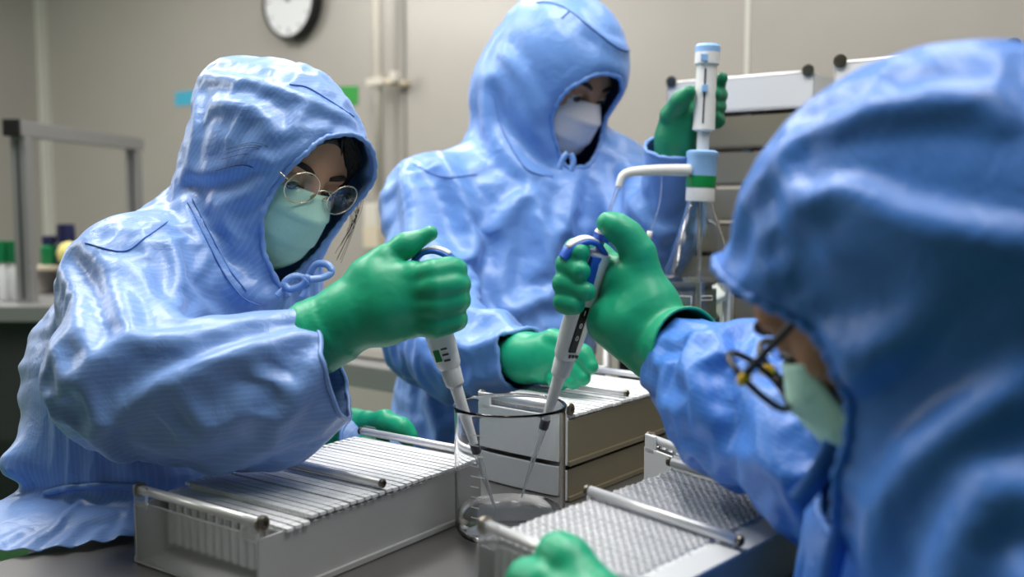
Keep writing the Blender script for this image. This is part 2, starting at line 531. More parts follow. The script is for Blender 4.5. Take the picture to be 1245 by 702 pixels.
def on_wall(px, py, off=0.0):
    d = P(px, py, 1.0)-np.array((0, 0, CAM_H))
    t = (B1-off)/float(d @ E2)
    return d*t+np.array((0, 0, CAM_H))
def wa(px, py=245): return float(on_wall(px, py) @ E1)
# joints between the wall panels
slab('trim_1', A0+.02, B1-.02, CEIL/2, (.04, .04, CEIL), M['wall_light'])
slab('trim_2', wa(905), B1-.001, CEIL/2, (.012, .004, CEIL), M['wall_light'])
slab('trim_3', wa(492), B1-.006, CEIL/2, (.022, .012, CEIL), M['wall_dark'])
slab('trim_4', wa(700), B1-.001, CEIL/2, (.008, .004, CEIL), M['wall_dark'])
slab('baseboard_back', am, B1-.01, .05, (AS, .02, .10), M['alu'])
def flat_on_wall(name, px0, py0, px1, py1, t, mat, label, cat, tilt=0):
    c = on_wall((px0+px1)/2, (py0+py1)/2, t/2)
    w = abs(wa(px1)-wa(px0)); h = on_wall(px0, py0)[2]-on_wall(px0, py1)[2]
    o = box(name, (0, 0, 0), (w, t, h), mat, bevel=min(.003, t*.3)); o.location = c; o.rotation_euler = (0, tilt, YAW)
    return tag(o, label, cat)
flat_on_wall('sticker', 213, 111, 237, 128, .002, M['poster_blue'], 'small pale blue rectangular sticker on the bare wall at left', 'sticker')
flat_on_wall('sign', 404, 105, 435, 127, .004, M['poster_green'], 'plain green sign on the wall, partly behind the striped hood', 'sign', .06)
# clock
c = on_wall(362, 1, .0); z0 = c[2]
ck = thing('wall_clock', 'round white wall clock with a thick black rim near the top edge', 'clock', c, YAW)
def facing(o): o.rotation_euler = (math.pi/2, 0, 0); return o
R_ck = .150
facing(lathe('case', [(R_ck*.98, 0), (R_ck*1.08, .008), (R_ck*1.10, .045), (R_ck*1.06, .055), (R_ck*1.0, .055), (R_ck*.985, .047), (.002, .047)], M['black'], ck, 48))
facing(lathe('dial', [(R_ck*.985, .047), (R_ck*.985, .049), (.001, .049)], M['clock_face'], ck, 48))
for k in range(12):
    t = k*math.pi/6; r = R_ck*.86
    box('hour_mark', (r*math.sin(t), -.050, r*math.cos(t)), (.005, .002, .016 if k % 3 else .024), M['black_print'], ck, rot=Matrix.Rotation(t, 3, 'Y'))
for nm, ang, l, w in (('hour_hand', 20, .075, .009), ('minute_hand', -35, .11, .006)):
    t = math.radians(ang)
    box(nm, (l/2*math.sin(t), -.053, l/2*math.cos(t)), (w, .002, l), M['black'], ck, rot=Matrix.Rotation(t, 3, 'Y'))
facing(lathe('hub', [(.010, .05), (.010, .056), (.001, .057)], M['black'], ck, 16))
# pipe on the wall with its clamp and the boxes under it
p0 = on_wall(461, 252, .06)
pipe = thing('wall_pipe', 'thin vertical cream pipe with a clamp on the wall', 'pipe', p0, YAW)
tube('pipe', [(0, 0, -.02), (0, 0, CEIL-p0[2]-.01)], .016, M['cream'], pipe, 16)
zc = on_wall(461, 100, .06)[2]-p0[2]
box('clamp', (0, 0, zc), (.085, .045, .03), M['cream'], pipe, .006)
tube('clamp_arm', [(.03, 0, zc), (.10, .01, zc-.01), (.10, .058, zc-.01)], .014, M['beige'], pipe, 10)
box('clamp_knob', (.10, -.01, zc+.012), (.03, .03, .04), M['cream'], pipe, .008)
zb = on_wall(461, 262, .06)[2]-p0[2]
box('junction_box', (0, .0, zb), (.07, .10, .09), M['cream'], pipe, .008)
zb2 = on_wall(461, 288, .06)[2]-p0[2]
box('lower_box', (0, .0, zb2), (.08, .10, .085), M['beige'], pipe, .006)
# ------------------------------------------------------------------ benches
def bench(name, label, loc, rz, L, W, H, top_t, top_mat, leg_mat, legs=True, apron=None):
    b = thing(name, label, 'bench', loc, rz)
    box('worktop', (L/2, W/2, H-top_t/2), (L, W, top_t), top_mat, b, .003)
    if legs:
        for x in (.04, L-.04):
            for y in (.04, W-.04):
                l = box('leg', (x, y, (H-top_t)/2), (.04, .04, H-top_t), leg_mat, b, .003)
        for y in (.04, W-.04): box('rail', (L/2, y, .22), (L-.12, .03, .03), leg_mat, b)
    if apron:
        for y in (.02, W-.02): box('apron', (L/2, y, H-top_t-apron/2), (L-.04, .02, apron), leg_mat, b)
    return b
ta = math.radians(50)                 # long direction of the bench: 40 degrees right of straight ahead
TD = np.array((math.cos(ta), math.sin(ta), 0)); TN = np.array((math.sin(ta), -math.cos(ta), 0))
o_ = np.array((-.485, .942, 0)) - TD*.42 + TN*.67
bench('lab_bench', 'grey steel topped work bench carrying the sample racks and the beaker', o_, ta, 2.25, .67, TABLE, .035, M['steel'], M['alu'], True, .05)
# bench behind, at the left of the standing man
c = P(405, 437, 2.22)
b2 = bench('side_bench', 'grey steel side bench against the wall behind the seated person', (c[0]-.62, c[1]+.46, 0), YAW, 1.08, .6, c[2]-.0, .05, M['alu'], M['dark_metal'], True)
q = P(455, 430, 2.22)
o = box('storage_box', (0, 0, 0), (.26, .16, .07), M['cream'], None, .022); o.location = (q[0]+.03, q[1]+.06, c[2]+.036); o.rotation_euler = (0, 0, YAW)
tag(o, 'low rounded cream box on the side bench', 'box')
# dark swivel stool under the side bench
s = P(396, 470, 1.90)
st = thing('swivel_stool', 'dark stool with a star base in front of the side bench', 'stool', (s[0], s[1], 0))
lathe('seat', [(.02, .47), (.13, .47), (.14, .49), (.13, .52), (.02, .53)], M['dark_metal'], st, 28)
tube('column', [(0, 0, .08), (0, 0, .48)], .022, M['dark_metal'], st, 14)
for k in range(5):
    t = k*2*math.pi/5+.3
    tube('foot', [(.02*math.cos(t), .02*math.sin(t), .09), (.19*math.cos(t), .19*math.sin(t), .055)], [.02, .014], M['dark_metal'], st, 8)
    bm = bmesh.new(); bmesh.ops.create_uvsphere(bm, u_segments=12, v_segments=8, radius=.026)
    w = from_bm('castor', bm, M['black'], st, True); w.location = (.19*math.cos(t), .19*math.sin(t), .026)
# bench at the far left with the aluminium frame
lb = P(0, 373, 2.55); zb = lb[2]
b3 = thing('far_bench', 'far grey bench at the left edge with a dark front under it', 'bench', (-2.0, 2.55, 0))
box('worktop', (.45, .5, zb-.02), (.98, 1.0, .04), M['alu'], b3, .003)
box('front_panel', (.45, .06, zb-.20), (.94, .03, .32), M['dark_metal'], b3)
box('rear_panel', (.45, .95, .42), (.94, .03, .80), M['dark_metal'], b3)
for x in (.0, .90):
    for y in (.05, .95): box('leg', (x, y, (zb-.04)/2), (.05, .05, zb-.04), M['dark_metal'], b3)
fr = thing('aluminium_frame', 'open frame of grey aluminium profile standing on the far bench', 'frame')
zt = P(30, 166, 2.66)[2]
f0 = P(31, 300, 2.66); f1 = P(166, 300, 3.34)
for p in (f0, f1):
    box('post', (p[0], p[1], (zb+zt)/2), (.04, .04, zt-zb), M['alu'], fr, .003)
    for dx in (-.0205, .0205): box('slot', (p[0], p[1]+dx, (zb+zt)/2), (.008, .001, zt-zb-.02), M['dark_metal'], fr)
dv = f1-f0; ll = math.hypot(dv[0], dv[1]); an = math.atan2(dv[1], dv[0])
box('beam', ((f0[0]+f1[0])/2, (f0[1]+f1[1])/2, zt+.02), (ll+.08, .04, .04), M['alu'], fr, .003, Matrix.Rotation(an, 3, 'Z'))
box('end_cap', (f0[0]-.001, f0[1]-.045, zt+.02), (.045, .012, .045), M['black'], fr, .004, Matrix.Rotation(an, 3, 'Z').to_3x3() @ Matrix.Rotation(-math.pi/2, 3, 'Z'))
# small shelf with its things
sh = P(68, 324, 2.9)
s2 = thing('small_shelf', 'small pale shelf unit on the far bench beside the frame post', 'shelf', (sh[0], sh[1], zb+.001))
hs = sh[2]-zb
box('board', (.04, .06, hs-.006), (.22, .14, .012), M['beige'], s2, .002)
for x in (-.065, .145): box('side', (x, .06, (hs-.012)/2), (.010, .13, hs-.012), M['cream'], s2)
box('back', (.04, .125, (hs-.012)/2), (.20, .006, hs-.012), M['cream'], s2)
def jar(name, label, cat, loc, r, h, mat, cap=None, caph=.02, group=None, capr=None):
    j = thing(name, label, cat, loc, 0, group)
    lathe('bottle_body', [(r*.9, 0), (r, .004), (r, h*.8), (r*.6, h*.92), (r*.55, h)], mat, j, 20)
    if cap:
        cr = capr or r*.8
        lathe('cap', [(cr, h-.004), (cr*1.02, h+caph*.5), (cr*.95, h+caph), (.001, h+caph+.001)], cap, j, 20)
    return j
top = sh[2]+.002
jar('bottle', 'small dark navy bottle with a tall knob cap, middle of the shelf', 'bottle', (sh[0]+.015, sh[1]+.04, top), .03, .07, M['navy'], M['navy'], .05, None, .026)
jar('bottle', 'small dark green bottle at the left end of the shelf', 'bottle', (sh[0]-.04, sh[1]+.05, top), .026, .065, M['cap_green'], M['navy'], .02)
jar('bottle', 'dark navy bottle at the right end of the shelf', 'bottle', (sh[0]+.085, sh[1]+.05, top), .032, .07, M['navy'], M['navy'], .025)
o = lathe('yellow_ball', [(.001, 0), (.018, .004), (.030, .018), (.034, .035), (.030, .052), (.018, .066), (.001, .07)], M['yellow'], None, 20)
o.name = 'pump_bulb'; o.location = (sh[0]+.05, sh[1]-.022, top+.001); tag(o, 'pale yellow rubber bulb on the shelf front edge', 'bulb')
for i, (px, lab) in enumerate(((4, 'clear bottle with a green cap at the very left edge'), (17, 'clear bottle with a green cap next to the frame post'))):
    q = P(px, 330, 2.72)
    jar('capped_bottle', lab, 'bottle', (q[0], q[1], zb+.001), .0145, P(px, 318, 2.72)[2]-zb, M['pale_plastic'], M['cap_green'], .055, 'green capped bottles on the far bench', .0138)
# shelf trolley seen between the two pipettes' hands
tq = P(738, 470, 2.0)
tr = thing('steel_trolley', 'steel post trolley with dark inside behind the raised glove', 'trolley', (tq[0], tq[1], 0), math.radians(-20))
for x in (0, .095):
    for y in (0, .3): tube('post', [(x, y, 0), (x, y, 1.03)], .008, M['chrome'], tr, 10)
for z in (.45, .78): box('shelf', (.05, .15, z), (.13, .34, .015), M['alu'], tr)
box('dark_case', (.048, .17, .89), (.075, .24, .20), M['black'], tr, .004)
box('top_board', (.05, .15, 1.035), (.16, .34, .012), M['pale_plastic'], tr)
bq = P(728, 448, 2.03)
bb = thing('carton_stack', 'narrow beige carton stack behind the standing man\'s right glove', 'box', (bq[0]-.052, bq[1], 0))
box('carton', (0, .08, .45), (.07, .12, .9), M['cream'], bb, .004)
box('carton', (0, .08, .965), (.06, .11, .12), M['beige'], bb, .004)
box('carton', (0.0, .08, 1.045), (.09, .13, .035), M['pale_plastic'], bb, .004)
# ------------------------------------------------------------------ people
def head_frame(psi, theta, roll):
    ps, th = math.radians(psi), math.radians(theta)
    f = np.array((math.sin(ps)*math.cos(th), -math.cos(ps)*math.cos(th), -math.sin(th)))
    r = np.array((-math.cos(ps), -math.sin(ps), 0.))
    u = np.cross(r, f)
    a = math.radians(roll)
    r2 = math.cos(a)*r + math.sin(a)*u
    u2 = np.cross(r2, f)
    return np.stack([r2, f, u2], 1)          # columns: right, forward, up
def mat4(R, C):
    m = Matrix.Identity(4)
    for i in range(3):
        for j in range(3): m[i][j] = float(R[i, j])
        m[i][3] = float(C[i])
    return m
def build_head_mesh():
    f = Field((-.12, -.15, -.27), (.12, .15, .15), .0024)
    f.ell((0, -.012, .03), (.074, .096, .084))
    f.ell((0, .03, -.03), (.063, .058, .085), .03)
    for s in (-1, 1):
        f.cone((s*.045, .0, -.06), (s*.012, .062, -.098), .022, .020, .025)      # jaw
        f.ell((s*.042, .058, -.026), (.020, .018, .016), .02)                    # cheek bone
    f.ell((0, .072, -.098), (.022, .016, .016), .015)                            # chin
    f.cone((-.04, .068, .020), (.04, .068, .020), .012, .012, .015)              # brow
    for s in (-1, 1):
        f.ell((s*.031, .088, -.001), (.020, .016, .0135), .010, op='sub')        # eye socket
    f.chain([((0, .080, .010), .009), ((0, .092, -.020), .008), ((0, .099, -.036), .0095)], .012)
    for s in (-1, 1): f.ell((s*.013, .096, -.040), (.008, .010, .007), .008)
    f.ell((0, .090, -.066), (.024, .010, .0055), .006); f.ell((0, .088, -.077), (.020, .010, .0065), .006)
    f.ell((0, .101, -.0715), (.020, .010, .0012), .003, op='sub')
    for s in (-1, 1):                                                            # lids round the eye balls
        f.ell((s*.031, .072, .0), (.0165, .0135, .0125), .004)
        f.cone((s*.021, .087, -.0045), (s*.041, .082, -.0045), .0030, .0022, .002, op='sub')
        f.ell((s*.077, -.008, -.012), (.008, .018, .030), .006)                  # ear
        f.ell((s*.083, -.004, -.010), (.005, .010, .018), .004, op='sub')
    f.cone((0, -.020, -.08), (0, -.010, -.19), .054, .052, .03)
    return f.mesh(1)
HEAD_V, HEAD_F = build_head_mesh()
def add_head(root, R, C, skin, S=1.0):
    h = pydata('body', HEAD_V, HEAD_F, skin, root)
    h.matrix_local = mat4(np.asarray(R)*S, C)
    for s in (-1, 1):
        bm = bmesh.new(); bmesh.ops.create_uvsphere(bm, u_segments=20, v_segments=14, radius=.0125)
        e = from_bm('eyeball', bm, M['eye'], h, True); e.location = (s*.031, .0735, -.002)
        bm = bmesh.new(); bmesh.ops.create_uvsphere(bm, u_segments=18, v_segments=10, radius=.0082)
        i = from_bm('iris', bm, M['iris'], h, True); i.location = (s*.031, .0815, -.0055); i.scale = (1, .75, 1)
        pts = [(s*.014, .088, .0165), (s*.026, .0885, .021), (s*.040, .0825, .0225), (s*.050, .072, .019)]
        q = catmull(pts, 5)
        r = [.0016+.0022*math.sin(math.pi*min(1, .15+.85*k/(len(q)-1))) for k in range(len(q))]
        tube('eyebrow', q, r, M['brow'], h, 8)
        q = catmull([(s*.018, .0875, -.0035), (s*.031, .0895, -.0025), (s*.044, .0835, -.0045)], 5)
        tube('eyelashes', q, .0009, M['brow'], h, 6)
    return h
def add_mask(h, m, strap=True, low=-.125, half=.0745, ys0=.030):
    V = []; F = []; nu, nv = 33, 25
    mid = [(-.004, .098), (-.02, .109), (-.037, .118), (-.058, .113), (-.08, .107), (-.10, .098), (-.122, .078)]
    zs = [a for a, b in mid][::-1]; ys = [b for a, b in mid][::-1]
    for j in range(nv):
        v = j/(nv-1)
        for i in range(nu):
            u = -1+2*i/(nu-1); a = abs(u)
            zm = -.004 + (low+.004)*v
            zside = -.020 - .072*v
            w = a**1.6
            z = zm*(1-w)+zside*w
            ym = np.interp(zm, zs, ys)
            ex = 1.25+.9*v
            y = ys0 + (ym-ys0)*(1-a**ex)
            x = half*math.sin(u*1.35)/math.sin(1.35)*(1-.10*v*(1-w))
            pl = .0050*(((v*3.0+.15) % 1)-.5)*(1-w)*min(1, v*6)
            V.append((x, y+pl, z))
    for j in range(nv-1):
        for i in range(nu-1):
            k = j*nu+i; F.append((k, k+1, k+nu+1, k+nu))
    o = pydata('face_mask', V, F, m, h); solidify(o, .0015, 1)
    if strap:
        for s in (-1, 1):
            for z0, z1 in ((-.021, .018), (-.088, -.035)):
                tube('mask_strap', catmull([(s*(half-.0003), ys0+.001, z0), (s*.079, .012, (z0+z1)/2), (s*.083, -.006, z1)], 5), .0016, M['mask_white'], o, 6)
    return o
def hood_and_cut(f, R, C, ell=((0, -.012, .022), (.098, .125, .116)), low=((0, .028, -.062), .086)):
    L = lambda p: C + R @ np.asarray(p, float)
    f.ell(L(ell[0]), ell[1], 0, R)
    f.cone(L(low[0]), L((0, -.02, -.05)), low[1], .09, .03)
    return L
def face_opening(V, R, C, rx=.060, z0=-.035, rz=.092, y0=.0, powr=2.2, vee=.42, x0=0.0):
    p = (V-C) @ R
    rxz = rx*(1-vee*np.clip((-p[:, 2]-.045)/.085, 0, 1)**1.3)
    q = (np.abs(p[:, 0]-x0)/rxz)**powr + (np.abs(p[:, 2]-z0)/rz)**powr
    g = (1-q**(1/powr))*rx
    return np.where((p[:, 1] > y0) & (np.linalg.norm(p, axis=1) < .18), g, -.1)
def plane_cut(V, W, ax, lim=.12):
    ax = np.asarray(ax, float); ax = ax/np.linalg.norm(ax)
    s = (V-W) @ ax
    return np.where(np.linalg.norm(V-W, axis=1) < lim, s, -.1)
def binding(name, V, loop, mat, parent, r, gather=0, hide=None):
    q = V[loop]
    for _ in range(3): q = (np.roll(q, 1, 0)+2*q+np.roll(q, -1, 0))/4
    n = len(q)
    rad = [r*(1+gather*math.sin(i*2.1)) for i in range(n)]
    return tube(name, q, rad, mat, parent, 8, closed=True)
def garment(name, V, F, mat, root, weave, thick=.0016, sub=1):
    o = pydata(name, V, F, mat, root)
    set_attr(o, 'weave', weave)
    solidify(o, thick, -1)
    subsurf(o, sub)
    return o
def px_point(p): return P(p[0], p[1], p[2])
def chainP(*pts): return [(P(a, b, c), r) for a, b, c, r in pts]
PEOPLE = {}
T0 = time.time()
def fold_bias(V, F, folds):
    """ridges (+) and valleys (-) of the cloth along lines lying on its surface"""
    bvh = BVHTree.FromPolygons([tuple(v) for v in V], [tuple(int(i) for i in q) for q in F])
    N = vnormals(V, F); out = np.zeros(len(V)); o = Vector((0, 0, CAM_H))
    for pts, w, amp in folds:
        L = []
        for a, b in catmull(np.array(pts, float), 8):
            d = Vector(P(a, b, 1.0))-o
            hit = bvh.ray_cast(o, d.normalized())
            if hit[0] is not None: L.append(np.array(hit[0]))
        if len(L) < 2: continue
        L = np.array(L)
        d2 = np.full(len(V), 9.); tt = np.zeros(len(V))
        for i in range(len(L)-1):
            if np.linalg.norm(L[i+1]-L[i]) > .08: continue
            ba = L[i+1]-L[i]; t = np.clip(((V-L[i]) @ ba)/(ba @ ba+1e-12), 0, 1)
            q = ((V-L[i]-t[:, None]*ba)**2).sum(1)
            m = q < d2; d2[m] = q[m]; tt[m] = (i+t[m])/(len(L)-1)
        d = np.sqrt(d2); tap = np.sin(math.pi*np.clip(tt*.84+.08, 0, 1))**.6
        out += amp*tap*(np.exp(-(d/w)**2)-.45*np.exp(-((d-2.1*w)/w)**2))
    return out
def pick_loop(V, F, c):
    return min((l for l in border_loops(F) if len(l) > 14), key=lambda l: np.linalg.norm(V[l].mean(0)-c))
def person(label, group=None):
    return thing('person', label, 'person')
def smooth_noise(n, seed, length):
    rng = np.random.default_rng(seed)
    W = [(rng.normal(size=3)*2*math.pi/length, rng.uniform(0, 6.28)) for _ in range(8)]
    return lambda X: sum(np.sin(X @ w + p) for w, p in W)/8
def arm_axes(segs):
    def fn(X):
        best = np.full(len(X), 9.); D = np.zeros((len(X), 3))
        for a, b, r in segs:
            d = cone_d(X[:, 0], X[:, 1], X[:, 2], a, b, r, r)
            m = d < best; best[m] = d[m]; D[m] = (b-a)/np.linalg.norm(b-a)
        return best, D
    return fn
def grower(segs, C, torso, axial, round_, hood, seed):
    ax = arm_axes(segs); nz = smooth_noise(8, seed, .25)
    def grow(X, D):
        d, A = ax(X)
        on = np.clip(1-d/.05, 0, 1)
        al = (D*A).sum(1)**2
        hd = np.clip((.235-np.linalg.norm(X-C, axis=1))/.05, 0, 1)
        m = np.clip(1+1.5*nz(X), .35, 1.7)
        return (torso*(1-on)*(1-hd) + on*(axial*al+round_*(1-al))*(1-hd) + hd*hood)*m
    return grow
# ---- the woman on the left
R_w = head_frame(48, 28, 14)
C_w = P(338, 191, 1.222); S_w = .94
def build_woman():
    f = Field(P(-60, 351, 1.0)*[1, 0, 0]+[0, .80, CAM_H-.42], (.02, 1.62, CAM_H+.20), .0068)
    L = hood_and_cut(f, R_w, C_w, ((0, -.010, .014), (.098, .122, .102)), ((0, .028, -.058), .083))
    f.cone(L((0, -.05, .02)), L((.030, -.100, .040)), .080, .032, .05)
    arm = chainP((172, 346, 1.13, .070), (150, 450, .985, .067), (268, 468, .965, .066), (345, 456, .965, .063), (425, 427, .97, .047))
    arm_l = chainP((325, 335, 1.44, .075), (300, 480, 1.42, .065), (372, 545, 1.27, .048), (420, 535, 1.22, .042))
    neck = P(282, 318, 1.26)
    f.chain([(L((0, .0, -.07)), .079), (neck, .080)], .03)
    tor = chainP((262, 352, 1.28, .125), (205, 470, 1.22, .158), (186, 565, 1.19, .138))
    f.chain(tor, .05)
    f.chain([(arm[0][0], .066), (P(232, 322, 1.24), .070), (P(290, 330, 1.30), .072), (arm_l[0][0], .066)], .03)
    f.chain([(P(236, 268, 1.25), .034), (P(262, 300, 1.20), .040), (P(310, 345, 1.16), .036)], .03)
    f.chain([(arm[0][0], .08), (tor[0][0], .11)], .05)
    # peplum below the gathered waist and the fold standing out at the back
    f.chain(chainP((186, 585, 1.18, .132), (186, 640, 1.18, .132)), .012)
    zw = P(150, 592, 1.07)[2]
    def peplum(X, Y, Z):
        t = np.clip((zw-Z)/.036, -.3, 1.6)
        return np.maximum((np.sqrt((X+.425+.115*t)**2+(Y-1.165+.125*t)**2)-(.137+.028*t))*.35, (Z-zw-.003))
    f.put(peplum, (-.80, .82, TABLE-.03), (-.25, 1.36, zw+.01), .008)
    f.chain(chainP((130, 535, 1.15, .045), (14, 557, 1.08, .014)), .04)
    f.chain(arm_l, .03)
    f.chain(arm, .03)
    f.cone(P(185, 488, 1.0), P(330, 510, .985), .045, .035, .05)      # loose cloth hanging under the forearm
    V, F = f.mesh(2)
    w1 = P(403, 430, .97); a1 = P(440, 422, .97)-P(340, 448, .965)
    w2 = P(398, 540, 1.24); a2 = P(420, 535, 1.22)-P(372, 545, 1.27)
    g = np.maximum.reduce([face_opening(V, R_w, C_w, .059, -.022, .098), plane_cut(V, w1, a1), plane_cut(V, w2, a2, .07), (TABLE+.014)-V[:, 2]])
    V, F, g = cut(V, F, g)
    V, F, g = compact(V, F, g)
    p = (V-C_w) @ R_w
    hood = np.clip((p[:, 2]+.17)/.05, 0, 1)*(np.linalg.norm(p, axis=1) < .25)
    segs = [(arm[i][0], arm[i+1][0], .07) for i in range(4)]
    armdist = arm_axes(segs)
    grow = grower(segs, C_w, .055, .035, .065, .045, 5)
    fix = np.clip(1+g/.012, 0, 1)*(np.linalg.norm(V-C_w, axis=1) < .19)*.9
    zw = P(150, 592, 1.07)[2]
    bias = -.016*np.exp(-((V[:, 2]-zw)/.011)**2)
    ang = np.arctan2(V[:, 1]-1.17, V[:, 0]+.44)
    bias = bias + .0035*np.sin(ang*46)*np.exp(-((V[:, 2]-zw+.018)/.020)**2)
    bias = bias + fold_bias(V, F, [
        ([(90, 500), (150, 455), (214, 428), (302, 399), (368, 384)], .010, -.011), ([(82, 462), (146, 413), (215, 402)], .011, .012),
        ([(120, 525), (195, 462), (258, 430), (330, 408)], .010, .010), ([(312, 510), (351, 443), (385, 389)], .009, -.009),
        ([(335, 515), (380, 450), (400, 400)], .010, .008), ([(102, 516), (166, 562), (253, 566), (341, 532)], .010, .010),
        ([(190, 520), (280, 470), (345, 425)], .012, -.008), ([(87, 307), (111, 350), (121, 394)], .009, -.010),
        ([(150, 312), (179, 341), (208, 380)], .009, .012), ([(199, 302), (194, 360)], .007, -.009), ([(125, 300), (150, 360), (160, 395)], .010, .009),
        ([(208, 288), (216, 330), (213, 375)], .008, .008), ([(225, 300), (250, 350), (290, 375)], .008, -.009),
        ([(250, 88), (300, 95), (368, 114), (426, 140)], .008, .009), ([(262, 118), (310, 128), (344, 152)], .010, .008),
        ([(300, 100), (335, 128), (352, 158)], .008, -.008), ([(385, 112), (362, 138), (352, 160)], .006, .006),
        ([(223, 222), (262, 222), (312, 206)], .008, -.010), ([(226, 240), (255, 290), (300, 345)], .012, .010),
        ([(236, 225), (250, 270), (280, 310), (330, 340)], .010, -.010), ([(262, 240), (290, 290), (330, 320)], .010, .007),
        ([(240, 110), (236, 160), (226, 205)], .008, .006), ([(120, 455), (112, 500), (140, 545)], .012, .010)])
    X = drape(V, F, f, grow, 200, .017-.011*hood, .026-.010*hood, 3, .006, .10, smooth=.035, goal=.005, fix=fix, bias=bias)
    da, A = armdist(V)
    u = (V*np.cross(A, (0, .3, 1.))/1.0).sum(1)
    weave = np.where(hood > .5, p[:, 1], np.where(da < .03, V[:, 2]-.1*V[:, 0], V @ np.array((.75, -.66, .05))))
    return X, F, weave, w1, w2

woman = person('seated person in striped blue coverall, mint green mask and round wire glasses, pipetting at left')
head_w = add_head(woman, R_w, C_w, M['skin'], S_w)
add_mask(head_w, M['mask'])
Xw, Fw, Ww, w1, w2 = build_woman()
cov_w = garment('coverall', Xw, Fw, M['cloth'], woman, Ww)
binding('hood_edge', Xw, pick_loop(Xw, Fw, P(370, 245, 1.16)), M['cloth'], woman, .0032, .25)
binding('sleeve_hem', Xw, pick_loop(Xw, Fw, w1), M['cloth'], woman, .0025)
binding('sleeve_hem', Xw, pick_loop(Xw, Fw, w2), M['cloth'], woman, .0025)
print('woman', time.time()-T0, len(Xw))
# glasses and hair
def add_glasses(h, mat, lens_mat, r=.0235, y=.106, z=.000, gap=.034, wire=.0009, temple=None, tilt=8):
    g = bpy.data.objects.new('glasses', None); COL.objects.link(g); g.parent = h; g.empty_display_size = .02
    g.location = (0, y, z); g.rotation_euler = (math.radians(-tilt), 0, 0)
    for s in (-1, 1):
        pts = [(s*gap+r*math.cos(t), -.35*(s*(s*gap+r*math.cos(t)))**2*4, r*.94*math.sin(t)) for t in np.linspace(0, 2*math.pi, 36, endpoint=False)]
        tube('rim', pts, wire, mat, g, 8, closed=True)
        V = [(s*gap, -.35*gap*gap*4+.0006, 0)]+[(p[0], p[1], p[2]) for p in pts]
        F = [(0, k+1, (k+1) % 36+1) for k in range(36)]
        l = pydata('lens', V, F, lens_mat, g); solidify(l, .0012, 0)
        q = catmull([(s*(gap+r), -.006, .004), (s*.064, -.014, .005), (s*.073, -.06, .004), (s*.078, -.115, .002), (s*.076, -.13, -.02)], 5)
        tube('temple', q, wire*1.1, mat, g, 8)
        if temple:
            bm = bmesh.new(); bmesh.ops.create_uvsphere(bm, u_segments=12, v_segments=8, radius=.0052)
            e = from_bm('hinge', bm, temple, g, True); e.location = (s*(gap+r), -.006, .004); e.scale = (.8, 1.3, .8)
        tube('nose_pad', [(s*.010, -.002, -.004), (s*.0095, -.006, -.010)], .0018, mat, g, 6)
    tube('bridge', catmull([(-gap+r, -.001, .003), (0, .002, .0075), (gap-r, -.001, .003)], 6), wire*(1.4 if temple else 1), temple or mat, g, 8)
    return g
add_glasses(head_w, M['wire'], M['lens'])
def add_hair(h):
    f = Field((-.11, -.13, -.12), (.11, .13, .14), .003)
    f.ell((0, -.012, .026), (.0775, .100, .090))
    f.ell((-.003, .085, -.038), (.050, .11, .094), .01, op='sub')
    f.cone((0, -.05, -.14), (0, .1, -.14), .075, .075, .02, op='sub')
    V, F = f.mesh(1)
    o = pydata('hair', V, F, M['hair'], h)
    rng = random.Random(4)
    bmV = []; bmF = []
    def strand(pts, r):
        V, F = tube_data(catmull(pts, 5), [r]*(5*(len(pts)-1)+1), 4)
        k = len(bmV); bmV.extend(V); bmF.extend(tuple(i+k for i in q) for q in F)
    for i in range(150):                       # locks along the hair line
        s = 1 if i % 2 else -1
        t = rng.uniform(0, 1)
        x0 = s*rng.uniform(.0, .05); 
        a = (x0, .082-.25*abs(x0)+rng.uniform(0, .006), .075-abs(x0)*.25+rng.uniform(-.006, .008))
        b = (s*rng.uniform(.040, .062), .078-.012*t, .048-.03*t)
        c = (s*rng.uniform(.058, .071), .055-.02*t, .012-.055*rng.random())
        d = (s*rng.uniform(.066, .078), .040-.02*t, -.03-.06*rng.random())
        strand([a, b, c, d], rng.uniform(.0005, .0012))
    for i in range(20):                        # wisps hanging out over the hood at both sides
        s = 1 if i < 6 else -1
        z = rng.uniform(-.005, .03)
        a = (s*.056, .078, z); e = rng.uniform(.2, 1)
        if s > 0: pts = [a, (.070, .074+.002*e, z-.003*e), (.088+.004*e, .058, z-.008*e), (.104, .030+.006*e, z-.022-.010*e)]
        else: pts = [a, (-.068, .092, z-.01), (-.074-.010*e, .097, z-.035), (-.070-.018*e, .094+.01*e, z-.06-.03*e)]
        strand(pts, .00026)
    pydata('hair_strands', bmV, bmF, M['hair'], o)
add_hair(head_w)

